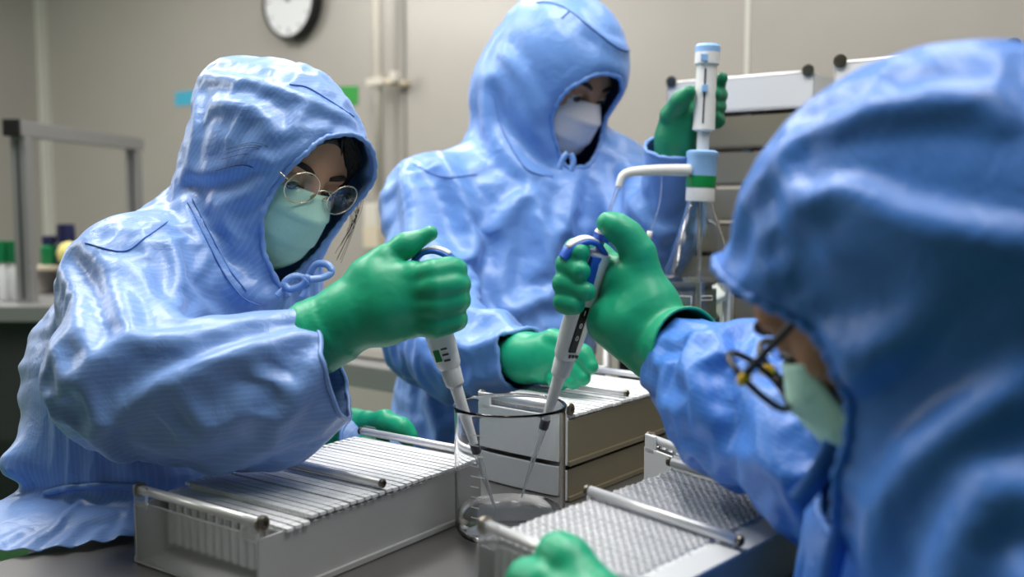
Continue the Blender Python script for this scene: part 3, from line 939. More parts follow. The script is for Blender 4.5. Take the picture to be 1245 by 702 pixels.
# ---- the man standing behind
YM = 1.06
R_m = head_frame(46, 31, 3)
C_m = P(679, 92, 1.634*YM)
def PM(px, py, Y): return P(px, py, Y*YM)
def chainM(*pts): return [(PM(a, b, c), r*YM) for a, b, c, r in pts]
def build_man():
    f = Field((-.42, 1.12, -.02), (.45, 2.10, 1.66), .0085)
    L = hood_and_cut(f, R_m, C_m, ((0, -.012, .024), (.103, .130, .120)), ((0, .026, -.064), .088))
    neck = PM(650, 200, 1.70)
    sr = PM(531, 248, 1.60); sl = PM(735, 222, 1.70)
    f.chain([(L((0, -.04, -.06)), .105), (neck, .112)], .05)
    f.chain([(sr, .072), (neck, .095), (sl, .073)], .05)
    tor = chainM((632, 290, 1.66, .135), (604, 420, 1.62, .145), (598, 530, 1.62, .155), (598, 640, 1.64, .155))
    f.chain(tor, .06)
    f.cone(sr, tor[0][0], .078, .12, .05); f.cone(sl, tor[0][0], .08, .12, .05)
    hip = tor[-1][0]
    for s in (-1, 1):
        f.chain([(hip+[s*.085, 0, 0], .10), ((hip[0]+s*.10, hip[1]+.01, .42), .082), ((hip[0]+s*.105, hip[1]+.02, .07), .07)], .04)
    arm = chainM((524, 252, 1.60, .074), (528, 400, 1.46, .072), (560, 425, 1.36, .062), (600, 428, 1.29, .050), (632, 432, 1.235, .031), (656, 432, 1.20, .031))
    arm_l = chainM((738, 222, 1.69, .074), (796, 282, 1.55, .058), (810, 262, 1.51, .054), (822, 182, 1.43, .036), (823, 160, 1.42, .034))
    f.chain(arm, .03); f.chain(arm_l, .03)
    V, F = f.mesh(2)
    w1 = PM(634, 431, 1.235); a1 = PM(648, 432, 1.21)-PM(560, 425, 1.36)
    w2 = PM(822, 176, 1.428); a2 = PM(823, 160, 1.42)-PM(815, 268, 1.48)
    g = np.maximum.reduce([face_opening(V, R_m, C_m, .058, -.024, .082, .0, 2.2, .6, .012), plane_cut(V, w1, a1, .09), plane_cut(V, w2, a2, .09), .06-V[:, 2]])
    V, F, g = cut(V, F, g); V, F, g = compact(V, F, g)
    segs = [(q[i][0], q[i+1][0], .065) for q in (arm, arm_l) for i in range(len(q)-1)]
    grow = grower(segs, C_m, .065, .10, .07, .03, 11)
    fix = np.clip(1+g/.012, 0, 1)*(np.linalg.norm(V-C_m, axis=1) < .19)*.9
    bias = fold_bias(V, F, [
        ([(535, 185), (566, 250), (572, 320), (575, 372)], .014, .016), ([(643, 230), (596, 277), (563, 310)], .011, .013),
        ([(643, 235), (634, 290), (629, 352)], .011, -.012), ([(648, 235), (668, 300), (672, 360)], .012, .010),
        ([(555, 372), (615, 378), (665, 355)], .012, .013), ([(507, 188), (535, 235), (545, 285)], .013, -.012),
        ([(492, 215), (500, 270), (498, 330)], .014, .012), ([(600, 110), (620, 150), (650, 190), (690, 200)], .013, -.013),
        ([(590, 125), (600, 165), (640, 205)], .013, .013), ([(560, 300), (585, 340), (600, 372)], .011, -.011),
        ([(520, 400), (570, 420), (625, 400)], .010, .011), ([(540, 330), (530, 400), (560, 440)], .013, -.010),
        ([(700, 210), (690, 260), (660, 330)], .013, .010), ([(740, 200), (755, 240), (750, 300)], .012, -.011),
        ([(760, 230), (800, 280), (830, 270)], .011, .011), ([(610, 60), (640, 95), (655, 140)], .010, .008),
        ([(700, 10), (735, 45), (768, 58)], .008, .006), ([(520, 480), (535, 530), (525, 560)], .012, .010), ([(560, 470), (575, 530)], .011, -.010)])
    X = drape(V, F, f, grow, 160, .020, .030, 8, .005, .20, smooth=.06, goal=.006, fix=fix, bias=bias*1.5)
    return X, F, V @ np.array((.9, -.3, 0)), w1, w2
man = person('standing person in plain blue hooded coverall with white mask, working a bottle dispenser')
head_m = add_head(man, R_m, C_m, M['skin_man'])
add_mask(head_m, M['mask_white'])
Xm, Fm, Wm, m1, m2 = build_man()
garment('coverall', Xm, Fm, M['cloth_man'], man, Wm)
binding('hood_edge', Xm, pick_loop(Xm, Fm, PM(705, 145, 1.58)), M['cloth_man'], man, .0036, .3)
binding('sleeve_hem', Xm, pick_loop(Xm, Fm, m1), M['cloth_man'], man, .003, .3)
binding('sleeve_hem', Xm, pick_loop(Xm, Fm, m2), M['cloth_man'], man, .003, .3)
print('man', time.time()-T0, len(Xm))

# ---- the man in front at the right
R_n = head_frame(237, 43, 0)
C_n = P(1108, 303, .606)
def build_near():
    f = Field((.0, .28, CAM_H-.55), (.55, 1.02, CAM_H+.13), .0062)
    L = hood_and_cut(f, R_n, C_n, ((0, -.010, .012), (.097, .115, .099)), ((0, .028, -.066), .082))
    f.cone(L((0, -.05, -.03)), L((0, -.085, -.115)), .086, .086, .05)        # slack of the hood at the nape
    neck = P(1225, 560, .60)
    f.chain([(L((0, -.03, -.07)), .10), (neck, .10)], .05)
    tor = chainP((1215, 770, .65, .122), (1235, 950, .66, .145))
    sr = P(1062, 548, .83); sl = P(1330, 670, .50)
    f.chain([(sr, .07), (neck, .085), (sl, .08)], .05)
    f.chain([(neck, .1)]+tor, .05)
    arm = [(sr, .068)]+chainP((992, 560, .735, .066), (905, 480, .83, .060), (815, 425, .945, .040))
    arm_l = [(sl, .08)]+chainP((1150, 950, .50, .062), (970, 985, .55, .052), (775, 940, .572, .042))
    f.chain(arm_l, .03)
    V, F = f.mesh(2)
    w2 = P(800, 945, .570); a2 = P(775, 940, .572)-P(970, 985, .55)
    g = np.maximum.reduce([face_opening(V, R_n, C_n, .082, -.030, .10, .0, 2.2, .25), plane_cut(V, w2, a2, .08), (CAM_H-.50)-V[:, 2]])
    V, F, g = cut(V, F, g); V, F, g = compact(V, F, g)
    segs = [(q[i][0], q[i+1][0], .06) for q in (arm_l,) for i in range(3)]
    grow = grower(segs, C_n, .09, .09, .10, .07, 21)
    fix = np.clip(1+g/.012, 0, 1)*(np.linalg.norm(V-C_n, axis=1) < .19)*.9
    bias = fold_bias(V, F, [
        ([(962, 176), (1044, 142), (1131, 123), (1199, 120)], .010, .006), ([(962, 176), (920, 225), (898, 270)], .009, .006),
        ([(976, 244), (1020, 220), (1102, 254), (1223, 288)], .010, .010), ([(955, 185), (965, 215), (978, 244)], .007, .006),
        ([(1010, 190), (1100, 185), (1240, 215)], .018, -.008), ([(960, 300), (1000, 350), (1120, 370), (1240, 330)], .014, -.008),
        ([(1240, 400), (1160, 440), (1085, 495), (1050, 535)], .014, -.020), ([(1240, 450), (1150, 520), (1090, 600), (1060, 690)], .014, .014),
        ([(1240, 560), (1180, 600), (1130, 690)], .014, .010), ([(905, 390), (878, 460), (892, 540)], .010, -.012),
        ([(930, 470), (930, 530), (960, 590)], .010, .010), ([(965, 480), (985, 540), (1000, 600)], .010, -.008), ([(850, 400), (830, 440), (850, 500)], .009, .007)])
    X = drape(V, F, f, grow, 150, np.where(np.linalg.norm(V-C_n, axis=1) < .17, .003, .014), .016, 9, .005, .16, smooth=.12, goal=.008, fix=fix, bias=bias*1.1)
    p = (V-C_n) @ R_n
    return X, F, np.where(np.linalg.norm(p, axis=1) < .2, p[:, 1], V[:, 2]+.3*V[:, 0]), w2
def build_near_sleeve():
    f = Field((.0, .55, CAM_H-.36), (.45, 1.05, CAM_H+.02), .0062)
    arm = [(P(1075, 560, .84), .070)]+chainP((1016, 558, .742, .057), (908, 484, .84, .060), (815, 425, .945, .040))
    f.chain(arm, .03)
    V, F = f.mesh(2)
    w1 = P(832, 428, .925); a1 = P(815, 425, .945)-P(905, 480, .83)
    g = plane_cut(V, w1, a1, .09)
    V, F, g = cut(V, F, g); V, F, g = compact(V, F, g)
    segs = [(arm[i][0], arm[i+1][0], .06) for i in range(3)]
    bias = fold_bias(V, F, [([(905, 395), (880, 460), (892, 545)], .009, -.014), ([(930, 470), (930, 530), (960, 590)], .010, .010),
        ([(965, 480), (985, 540), (1000, 600)], .010, -.008), ([(850, 400), (838, 440), (855, 500)], .009, .007), ([(890, 540), (930, 560), (1000, 575)], .009, .009)])
    X = drape(V, F, f, grower(segs, C_n+[0, 0, 5], .1, .12, .12, .04, 5), 150, .016, .020, 9, .005, .10, smooth=.10, goal=.006, bias=bias)
    return X, F, V[:, 2]+.3*V[:, 0], w1
near = person('person at the right edge in deep blue hood seen from behind, with black framed glasses')
head_n = add_head(near, R_n, C_n+R_n[:, 1]*.018, M['skin_man'], .91)
add_mask(head_n, M['mask'], True, -.120, .058, .068)
add_glasses(head_n, M['frame_black'], M['lens'], .0285, .112, -.006, .034, .0026, M['frame_yellow'], 6)
Xn, Fn, Wn, n2 = build_near()
Xs, Fs, Ws, n1 = build_near_sleeve()
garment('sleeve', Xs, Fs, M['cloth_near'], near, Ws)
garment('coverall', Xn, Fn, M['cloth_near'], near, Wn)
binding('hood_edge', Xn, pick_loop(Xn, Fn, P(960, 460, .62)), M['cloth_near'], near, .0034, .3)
print('near', time.time()-T0, len(Xn))

def seam(parent, V, F, lines, mat, r=.0009, name='seam'):
    bvh = BVHTree.FromPolygons([tuple(v) for v in V], [tuple(int(i) for i in q) for q in F])
    o = Vector((0, 0, CAM_H))
    for pts in lines:
        L = []
        for a, b in catmull(np.array(pts, float), 10):
            d = (Vector(P(a, b, 1.0))-o).normalized()
            h = bvh.ray_cast(o, d)
            if h[0] is not None:
                n = h[1] if h[1].dot(d) < 0 else -h[1]
                q = np.array(h[0]+n*.0008)
                if L and np.linalg.norm(q-L[-1]) > .035: break
                L.append(q)
        if len(L) > 3: tube(name, L, r, mat, parent, 6)
def ribbon(name, pts, w, mat, parent, up=(0, .3, 1), t=.0010):
    q = catmull(pts, 6); V = []; F = []
    up = np.array(up, float)
    for i in range(len(q)):
        d = q[min(i+1, len(q)-1)]-q[max(i-1, 0)]; d /= np.linalg.norm(d)+1e-9
        s = np.cross(d, np.array((0, -1., .25))); s /= np.linalg.norm(s)+1e-9
        V += [q[i]-s*w/2, q[i]+s*w/2]
    for i in range(len(q)-1): F.append((2*i, 2*i+1, 2*i+3, 2*i+2))
    o = pydata(name, V, F, mat, parent); set_attr(o, 'weave', np.zeros(len(V))); solidify(o, t, 0)
    return o
seam(woman, Xw, Fw, [[(352, 103), (372, 106), (395, 119), (430, 142)], [(228, 246), (250, 290), (272, 332), (296, 362), (320, 372)], [(234, 242), (257, 287), (279, 328), (300, 354)],
    [(104, 296), (150, 306), (178, 288), (203, 270)]], M['seam'])
seam(man, Xm, Fm, [[(652, 3), (672, 4), (693, 13), (722, 36), (752, 58), (774, 62)], [(693, 13), (683, 22)], [(600, 112), (612, 160), (640, 205), (672, 215)], [(502, 200), (540, 215), (580, 212)]], M['seam'], .0013)
zz = [(56, 600), (80, 594), (110, 591), (140, 591), (170, 592)]
seam(woman, Xw, Fw, [zz], M['cloth'], .0042, 'waist_elastic')
RY = 1.115
for nm, pts, w in (('tie', [(374, 338), (384, 322), (398, 322), (403, 331), (392, 338), (376, 340)], .008), ('tie', [(372, 339), (358, 336), (346, 344), (352, 352), (366, 348), (373, 341)], .008),
                   ('tie', [(371, 341), (358, 348), (346, 352), (336, 360)], .007), ('tie', [(374, 342), (372, 352), (366, 362)], .006)):
    ribbon(nm, [P(a, b, RY-.004*i) for i, (a, b) in enumerate(pts)], w, M['cloth'], woman)
bm = bmesh.new(); bmesh.ops.create_uvsphere(bm, u_segments=12, v_segments=8, radius=.007)
k_ = from_bm('tie_knot', bm, M['cloth'], woman, True); k_.location = P(373, 340, RY-.003); k_.scale = (1, .7, .9)
for pts, w in (([(690, 186), (684, 194), (680, 206)], .009), ([(694, 187), (697, 197), (694, 208)], .009)):
    ribbon('tie', [P(a, b, 1.60) for a, b in pts], w, M['cloth_man'], man)
for pts, w in (([(1012, 540), (1004, 562), (985, 592), (968, 612)], .013), ([(1052, 556), (1046, 600), (1022, 650), (1006, 712)], .013), ([(1076, 560), (1080, 600), (1070, 645)], .010)):
    ribbon('tie', [P(a, b, .585-.006*i) for i, (a, b) in enumerate(pts)], w, M['cloth_near'], near)

# ---- seated legs and stools under the bench
def trousers(root, hip, fwd, floor_pts):
    f = Field((min(hip[0], *[p[0] for p in floor_pts])-.22, min(hip[1], *[p[1] for p in floor_pts])-.22, -.01), (max(hip[0], *[p[0] for p in floor_pts])+.22, max(hip[1], *[p[1] for p in floor_pts])+.22, hip[2]+.18), .014)
    side = np.cross(fwd, (0, 0, 1.))
    f.cone(hip+[0, 0, .02], hip+[0, 0, -.02], .125, .135, .05)
    for s, q in zip((1, -1), floor_pts):
        h = hip+side*.08*s+[0, 0, -.03]; k = np.array((q[0], q[1], .56)); 
        f.chain([(h, .095), (k, .072), (np.array((q[0], q[1], .12)), .055)], .04)
        f.cone((q[0], q[1], .05), np.array((q[0], q[1], .045))+fwd*.14, .045, .035, .03)
    V, F = f.mesh(2)
    o = pydata('trousers', V, F, M['dark_trousers'], root); return o
def stool(label, x, y, h):
    st = thing('round_stool', label, 'stool', (x, y, 0))
    lathe('seat', [(.02, h-.05), (.15, h-.05), (.165, h-.03), (.155, h), (.02, h+.004)], M['dark_metal'], st, 28)
    tube('column', [(0, 0, .03), (0, 0, h-.05)], .024, M['alu'], st, 14)
    lathe('base', [(.20, 0), (.20, .012), (.05, .04), (.02, .05)], M['alu'], st, 32)
hw = P(188, 600, 1.20); hw[2] = .80
fw = np.array((.77, -.64, 0)); sw = np.array((-.64, -.77, 0))
trousers(woman, hw, fw, [hw+fw*.36-sw*.10, hw+fw*.36+sw*.10])
stool('round stool under the seated person at left', hw[0]-.03, hw[1]+.02, .61)
hn = P(1230, 930, .66); hn[2] = .80
fn_ = np.array((-.97, .25, 0)); sn_ = np.array((.25, .97, 0))
trousers(near, hn, fn_, [hn+fn_*.34-sn_*.10, hn+fn_*.34+sn_*.10])
stool('round stool under the near person at the right edge', hn[0]+.03, hn[1], .61)
# ------------------------------------------------------------------ gloved hands
def glove(root, palm, fingers, wrist_cut=None, mat='glove', h=.0018, kp=.012, kf=.0032, seed=1, cuff=None, label=None, wr=.0):
    allp = [p for c in palm+fingers for p in c]
    pts = np.array([P(a, b, c) for a, b, c, r in allp]); rs = np.array([r for *_, r in allp])
    f = Field((pts-rs[:, None]).min(0)-.008, (pts+rs[:, None]).max(0)+.008, h)
    for c in palm: f.chain(chainP(*c), kp, pad=.012)
    for c in fingers:
        q = chainP(*c)
        # own smooth chain, then joined to the rest with a narrow crease
        lo = np.min([p-r for p, r in q], 0); hi = np.max([p+r for p, r in q], 0)
        def fn(X, Y, Z, q=q):
            d = None
            for (a, ra), (b, rb) in zip(q[:-1], q[1:]):
                e = cone_d(X, Y, Z, a, b, ra, rb)
                d = e if d is None else smin(d, e, .012)
            return d
        f.put(fn, lo, hi, kf, pad=.01)
    V, F = f.mesh(2)
    if wrist_cut is not None:
        W = P(*wrist_cut[0]); ax = P(*wrist_cut[1])-W
        g = plane_cut(V, W, ax, .08)
        V, F, g = cut(V, F, g); V, F = compact(V, F)
    W0 = P(*palm[0][0][:3])
    gr = lambda X, D: .02+wr*np.clip(1-np.linalg.norm(X-W0, axis=1)/.075, 0, 1)
    V = drape(V, F, f, gr, 36, .0015, .0030, seed, .0012, .022, smooth=.10, goal=.02, gravity=0)
    o = pydata('glove', V, F, M[mat], root)
    if wrist_cut is not None:
        solidify(o, .001, -1)
        binding('glove_cuff', V, pick_loop(V, F, P(*wrist_cut[0])), M[mat], o, .0016)
    return o
# woman, right hand closed round the pipette
glove(woman, [
    [(384, 410, .970, .038), (404, 400, .971, .034), (425, 384, .970, .029)],
    [(425, 384, .970, .029), (462, 348, .968, .023), (500, 335, .964, .0145)],
    [(425, 384, .970, .028), (466, 368, .965, .025), (504, 354, .960, .0145)],
    [(425, 384, .970, .028), (466, 380, .965, .025), (504, 375, .960, .0140)],
    [(430, 386, .970, .026), (468, 391, .968, .021), (502, 394, .965, .0135)],
    [(428, 372, .972, .022), (448, 338, .974, .018), (468, 315, .976, .0140)],
  ], [
    [(464, 318, .975, .0140), (493, 299, .980, .0105), (523, 284, .984, .0076)],
    [(500, 337, .963, .0130), (528, 333, .955, .0116), (548, 329, .962, .0105), (553, 329, .980, .0098), (540, 329, 1.006, .0085)],
    [(503, 354, .960, .0132), (530, 350, .950, .0120), (550, 347, .956, .0110), (557, 346, .975, .0100), (542, 343, 1.006, .0088)],
    [(503, 375, .960, .0130), (530, 371, .951, .0120), (550, 366, .957, .0108), (557, 365, .975, .0098), (543, 366, 1.006, .0088)],
    [(500, 394, .964, .0126), (528, 394, .956, .0114), (548, 389, .962, .0102), (554, 388, .978, .0092), (544, 389, 1.006, .0084)],
  ], seed=2, wr=.06)
# woman, left hand resting on the far bar of the rack
glove(woman, [
    [(390, 541, 1.253, .033), (404, 533, 1.243, .030)],
    [(404, 533, 1.243, .029), (428, 520, 1.223, .022), (447, 513, 1.208, .014)],
    [(404, 535, 1.243, .027), (430, 527, 1.233, .021), (450, 519, 1.233, .013)],
    [(404, 537, 1.248, .026), (432, 530, 1.253, .020), (452, 522, 1.258, .012)],
  ], [
    [(447, 514, 1.206, .0128), (468, 512, 1.190, .0112), (488, 520, 1.178, .0100), (499, 530, 1.176, .0088)],
    [(450, 519, 1.230, .0120), (474, 515, 1.218, .0108), (492, 523, 1.208, .0095), (500, 534, 1.208, .0085)],
    [(452, 522, 1.256, .0115), (474, 519, 1.246, .0102), (490, 526, 1.238, .0092), (497, 537, 1.238, .008)],
    [(424, 536, 1.208, .014), (446, 540, 1.196, .0115), (466, 542, 1.190, .0095)],
  ], seed=3, wr=.06)
# right man, right hand round the second pipette, seen from the palm side
glove(near, [
    [(846, 428, .905, .040), (826, 426, .925, .037), (803, 418, .950, .033)],
    [(803, 418, .950, .033), (772, 388, .956, .030), (752, 352, .972, .017)],
    [(803, 418, .950, .032), (768, 392, .958, .027), (748, 368, .978, .015)],
    [(800, 420, .952, .030), (760, 398, .955, .026), (738, 392, .960, .017), (734, 386, .972, .013)],
    [(800, 414, .952, .030), (789, 374, .954, .026), (782, 330, .958, .017)],
    [(789, 372, .956, .026), (766, 340, .966, .020), (752, 326, .984, .013)],
  ], [
    [(783, 336, .957, .0175), (776, 309, .960, .0150), (763, 287, .962, .0128), (748, 276, .964, .0112), (738, 271, .966, .0095)],
    [(752, 327, .986, .0122), (728, 311, .998, .0112), (706, 305, .990, .0105), (700, 306, .968, .0105), (704, 308, .954, .0100)],
    [(748, 340, .988, .0122), (718, 324, .998, .0115), (696, 319, .985, .0108), (692, 322, .962, .0106), (706, 330, .947, .0095)],
    [(744, 355, .986, .0120), (714, 346, .996, .0112), (692, 341, .983, .0107), (688, 345, .960, .0105), (713, 355, .945, .0092)],
    [(738, 372, .980, .0112), (710, 370, .990, .0102), (692, 366, .978, .0098), (688, 367, .958, .0096), (700, 371, .949, .0090)],
  ], wrist_cut=((836, 427, .915), (860, 430, .89)), seed=4, wr=.08)
# right man, left hand holding the front rack bar
glove(near, [
    [(764, 850, .570, .032), (742, 800, .585, .032)],
    [(742, 800, .585, .032), (724, 745, .600, .024), (708, 706, .612, .0155)],
    [(742, 800, .585, .031), (702, 765, .600, .026), (684, 730, .608, .0155)],
  ], [
    [(708, 706, .612, .0150), (693, 683, .622, .0130), (678, 674, .632, .0115), (668, 682, .638, .0098)],
    [(688, 728, .607, .0140), (662, 710, .618, .0118), (641, 703, .632, .0105), (630, 711, .640, .0092)],
    [(696, 750, .60, .0140), (664, 736, .608, .0118), (645, 730, .622, .0105), (637, 738, .632, .0092)],
  ], seed=5, wr=.05)
# standing man, right hand on the rack behind
glove(man, [
    [(626, 434, 1.315, .029), (640, 434, 1.300, .030)],
    [(640, 434, 1.300, .029), (668, 428, 1.270, .024), (692, 426, 1.245, .014)],
    [(640, 436, 1.300, .028), (668, 437, 1.270, .024), (688, 436, 1.245, .014)],
    [(640, 438, 1.300, .028), (664, 444, 1.270, .020), (680, 446, 1.250, .013)],
  ], [
    [(692, 425, 1.245, .0128), (708, 432, 1.225, .0112), (718, 446, 1.215, .0098)],
    [(688, 436, 1.244, .0125), (701, 448, 1.226, .0110), (709, 460, 1.215, .0096)],
    [(680, 446, 1.250, .0120), (690, 456, 1.230, .0105), (697, 465, 1.220, .0092)],
    [(668, 450, 1.265, .0115), (676, 460, 1.245, .0100), (682, 467, 1.235, .0088)],
    [(655, 420, 1.290, .015), (672, 414, 1.262, .0125), (690, 415, 1.240, .010)],
  ], seed=6, wr=.05)
# standing man, left hand round the dispenser
glove(man, [
    [(822, 184, 1.503, 0.0323), (822, 166, 1.498, 0.0294)],
    [(822, 168, 1.498, 0.0285), (826, 145, 1.488, 0.0256), (834, 118, 1.503, 0.0142)],
    [(824, 168, 1.498, 0.0266), (834, 150, 1.493, 0.0228), (842, 140, 1.508, 0.0133)],
  ], [
    [(836, 118, 1.503, 0.0123), (858, 110, 1.506, 0.0109), (871, 104, 1.486, 0.0104), (878, 95, 1.470, 0.0084)],
    [(840, 126, 1.506, 0.0123), (860, 120, 1.506, 0.0112), (873, 116, 1.480, 0.0112), (868, 115, 1.456, 0.0095)],
    [(842, 138, 1.506, 0.0122), (860, 134, 1.506, 0.0109), (872, 130, 1.480, 0.0106), (866, 129, 1.458, 0.0091)],
    [(842, 150, 1.504, 0.0116), (860, 149, 1.506, 0.0104), (871, 146, 1.482, 0.0101), (868, 141, 1.463, 0.0087)],
    [(816, 140, 1.478, 0.0171), (828, 122, 1.458, 0.0119), (838, 112, 1.448, 0.0095)],
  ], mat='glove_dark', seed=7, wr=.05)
print('hands', time.time()-T0)
# ------------------------------------------------------------------ sample racks
_strip = {}
def strip_mesh(n, W, pitch, flange, mat, capped=False):
    """one row of open tubes joined by a thin web"""
    key = (capped, n, round(W, 4), round(pitch, 4), round(flange, 3))
    if key in _strip: return _strip[key]
    V = []; F = []; MI = []
    def addbox(x0, x1, y0, y1, z0, z1):
        k = len(V)
        V.extend([(x, y, z) for z in (z0, z1) for y in (y0, y1) for x in (x0, x1)])
        for q in ((0, 2, 3, 1), (4, 5, 7, 6), (0, 1, 5, 4), (2, 6, 7, 3), (0, 4, 6, 2), (1, 3, 7, 5)):
            F.append(tuple(k+i for i in q)); MI.append(0)
    addbox(.002, W-.0005, pitch*.03, pitch*.97, -.0030, -.0004)
    if capped:                                   # row ends lapping over both side walls
        addbox(W-.002, W+.0065, pitch*.14, pitch*.86, -.0004, .0026); addbox(-.0065, .002, pitch*.14, pitch*.86, -.0004, .0026)
    px = (W-flange-.006)/n; ro = min(px, pitch)*.47; ri = ro*.74; m = 8
    for i in range(n):
        cx = .004+px*(i+.5); cy = pitch/2
        if capped: addbox(cx-px*.475, cx+px*.475, pitch*.10, pitch*.90, -.001, .0030)
        k = len(V)
        for r, z in ((ro*.86, -.044), (ro, -.0035), (ro, .0022), (ri, .0022), (ri*.92, -.0035)):
            for j in range(m):
                t = 2*math.pi*(j+.5)/m
                V.append((cx+r*math.cos(t), cy+r*math.sin(t), z))
        for a in range(4):
            for j in range(m):
                l = (j+1) % m
                F.append((k+a*m+j, k+a*m+l, k+(a+1)*m+l, k+(a+1)*m+j)); MI.append(1 if a == 3 else 0)
        F.append(tuple(k+4*m+j for j in range(m))); MI.append(1)
    me = bpy.data.meshes.new('tube_strip'); me.from_pydata(V, [], F); me.update()
    me.materials.append(mat); me.materials.append(M['well'])
    me.polygons.foreach_set('material_index', MI)
    _strip[key] = me
    return me
def rack(label, origin, R, W, L, H, tray_mat, rows, n, rod=.0045, rod_mat='chrome', flange=0, sink=0, strips=True, ends=True, panel='acrylic', hrod=.013, skip=0, group=None, rods=(0, .5, 1), capped=False):
    r = thing('sample_rack', label, 'rack', (0, 0, 0), 0, group)
    r.matrix_world = mat4(R, origin); r.matrix_basis = mat4(R, origin)
    t = .0022
    bm = bmesh.new()
    bm_box(bm, (W/2, L/2, t/2), (W, L, t)); bm_box(bm, (t/2, L/2, H/2), (t, L, H)); bm_box(bm, (W-t/2, L/2, H/2), (t, L, H))
    bm_box(bm, (W+.0015, L/2, .0025), (.005, L, .005)); bm_box(bm, (-.0015, L/2, .0025), (.005, L, .005))
    from_bm('tray', bm, tray_mat, r)
    zr = H+hrod
    if ends:
        for y in (0, L):
            bm = bmesh.new()
            he = H-.001 if ends == 'plain' else H+.003
            bm_box(bm, (W/2, y, he/2+.0005), (W, .004, he), .0008)
            for x in () if ends == 'plain' else (.010, W-.010): bm_box(bm, (x, y, H+.008), (.018, .004, hrod+.008), .0015)
            from_bm('end_panel', bm, M[panel], r)
    for a in () if ends == 'plain' else rods:
        y = L*a
        yy = y+(.0055 if a < .5 else -.0055 if a > .5 else 0)
        o = tube('rod', [(.004, yy, zr), (W-.004, yy, zr)], rod, M[rod_mat], r, 12)
        for x, s in ((W, 1), (0, -1)):
            sc = lathe('screw', [(.0072, 0), (.0072, .003), (.0056, .0042), (.0034, .0042), (.003, .0025), (.0005, .0025)], M['screw'], r, 16)
            sc.scale = (1, 1, 1) if a == 0 else (.62, .62, .8)
            sc.location = (x-.002*s, yy, zr); sc.rotation_euler = (0, s*math.pi/2, 0)
        if 0 < a < 1:
            for x in (.006, W-.006): box('post', (x, yy, (H+zr)/2-.012), (.006, .006, hrod+.024), M['acrylic'], r, .001)
    if strips:
        pitch = (L-.018)/rows
        me = strip_mesh(n, W-.006, pitch, flange, M['tubes'], capped)
        rng = random.Random(len(label))
        for i in range(rows):
            if i < skip: continue
            if abs((i+.5)/rows-.5)*L < .004: pass
            s = bpy.data.objects.new('tube_strip', me); COL.objects.link(s); s.parent = r
            s.location = (.003, .009+i*pitch, H+.004-(.004 if i < sink else 0)+rng.uniform(-.0006, .0006))
    if flange:
        for a0, a1 in ((.02, .49), (.51, .98)):
            box('edge_plate', (W-flange*.42, L*(a0+a1)/2, H+.0035), (flange*1.15, L*(a1-a0), .003), M['pale_plastic'], r, .001)
    return r
def yawR(deg, roll=0):
    return np.array(Matrix.Rotation(math.radians(deg), 3, 'Z') @ Matrix.Rotation(math.radians(roll), 3, 'Y'))
T = TABLE
pA = on_plane(166.4, 685, T+.0)
rack('pale sample rack in front of the seated person with clear end panel and three rods', (pA[0], pA[1], T+.001), yawR(-35.6), .176, .310, .057, M['tray'], 30, 14, sink=5, skip=2, capped=True)
# rack pair behind the beaker
z_up = P(690, 569, 1.12)[2]
Rm = yawR(-38.5); xax = Rm[:, 0]
pB = P(690, 540, 1.12); pB = pB-xax*.134; 
rack('upper tan sided sample rack stacked behind the beaker', (pB[0], pB[1], z_up+.002), Rm, .134, .255, .052, M['tray_tan'], 26, 11, panel='white_plastic', capped=True)
rack('lower tan sided sample rack supporting another behind the beaker', (pB[0], pB[1], T+.001), Rm, .134, .255, z_up-T-.004, M['tray_tan'], 26, 11, strips=False, ends='plain', panel='pale_plastic')
# leaning rack in front at the right on a flat one
k = .86
pC = np.array((-.0252, .7494, CAM_H-.2499))
Rc = yawR(-42.5, 4.0)
W_, L_, H_ = .176*k, .310*k, .047
rack('tilted sample rack nearest the camera, its front rod held by a green glove', pC-Rc[:, 2]*(H_+.012), Rc, W_, L_, H_, M['tray'], 28, 15, flange=.020, hrod=.012)
pl = pC-Rc[:, 2]*(H_+.012)
hl = float((pl+Rc[:, 0]*W_)[2])-T-.002
rack('flat tray under the tilted rack nearest the camera', (pl[0], pl[1], T+.001), yawR(-42.5), W_, L_, max(.018, hl-.004), M['tray'], 20, 10, strips=False, ends='plain', panel='pale_plastic')
# rack at the right behind the sleeve
pD = P(785, 533, 1.09)
Rd = yawR(-63)
hd = pD[2]-T
rack('sample rack half hidden under the near person\'s raised sleeve', (pD[0], pD[1], T+.022), Rd, .190, .26, hd-.022-.013, M['tray'], 22, 14, panel='pale_plastic')
rack('low tray carrying the rack under the raised sleeve', (pD[0], pD[1], T+.001), Rd, .190, .26, .018, M['tray'], 10, 10, strips=False, ends='plain', panel='pale_plastic')
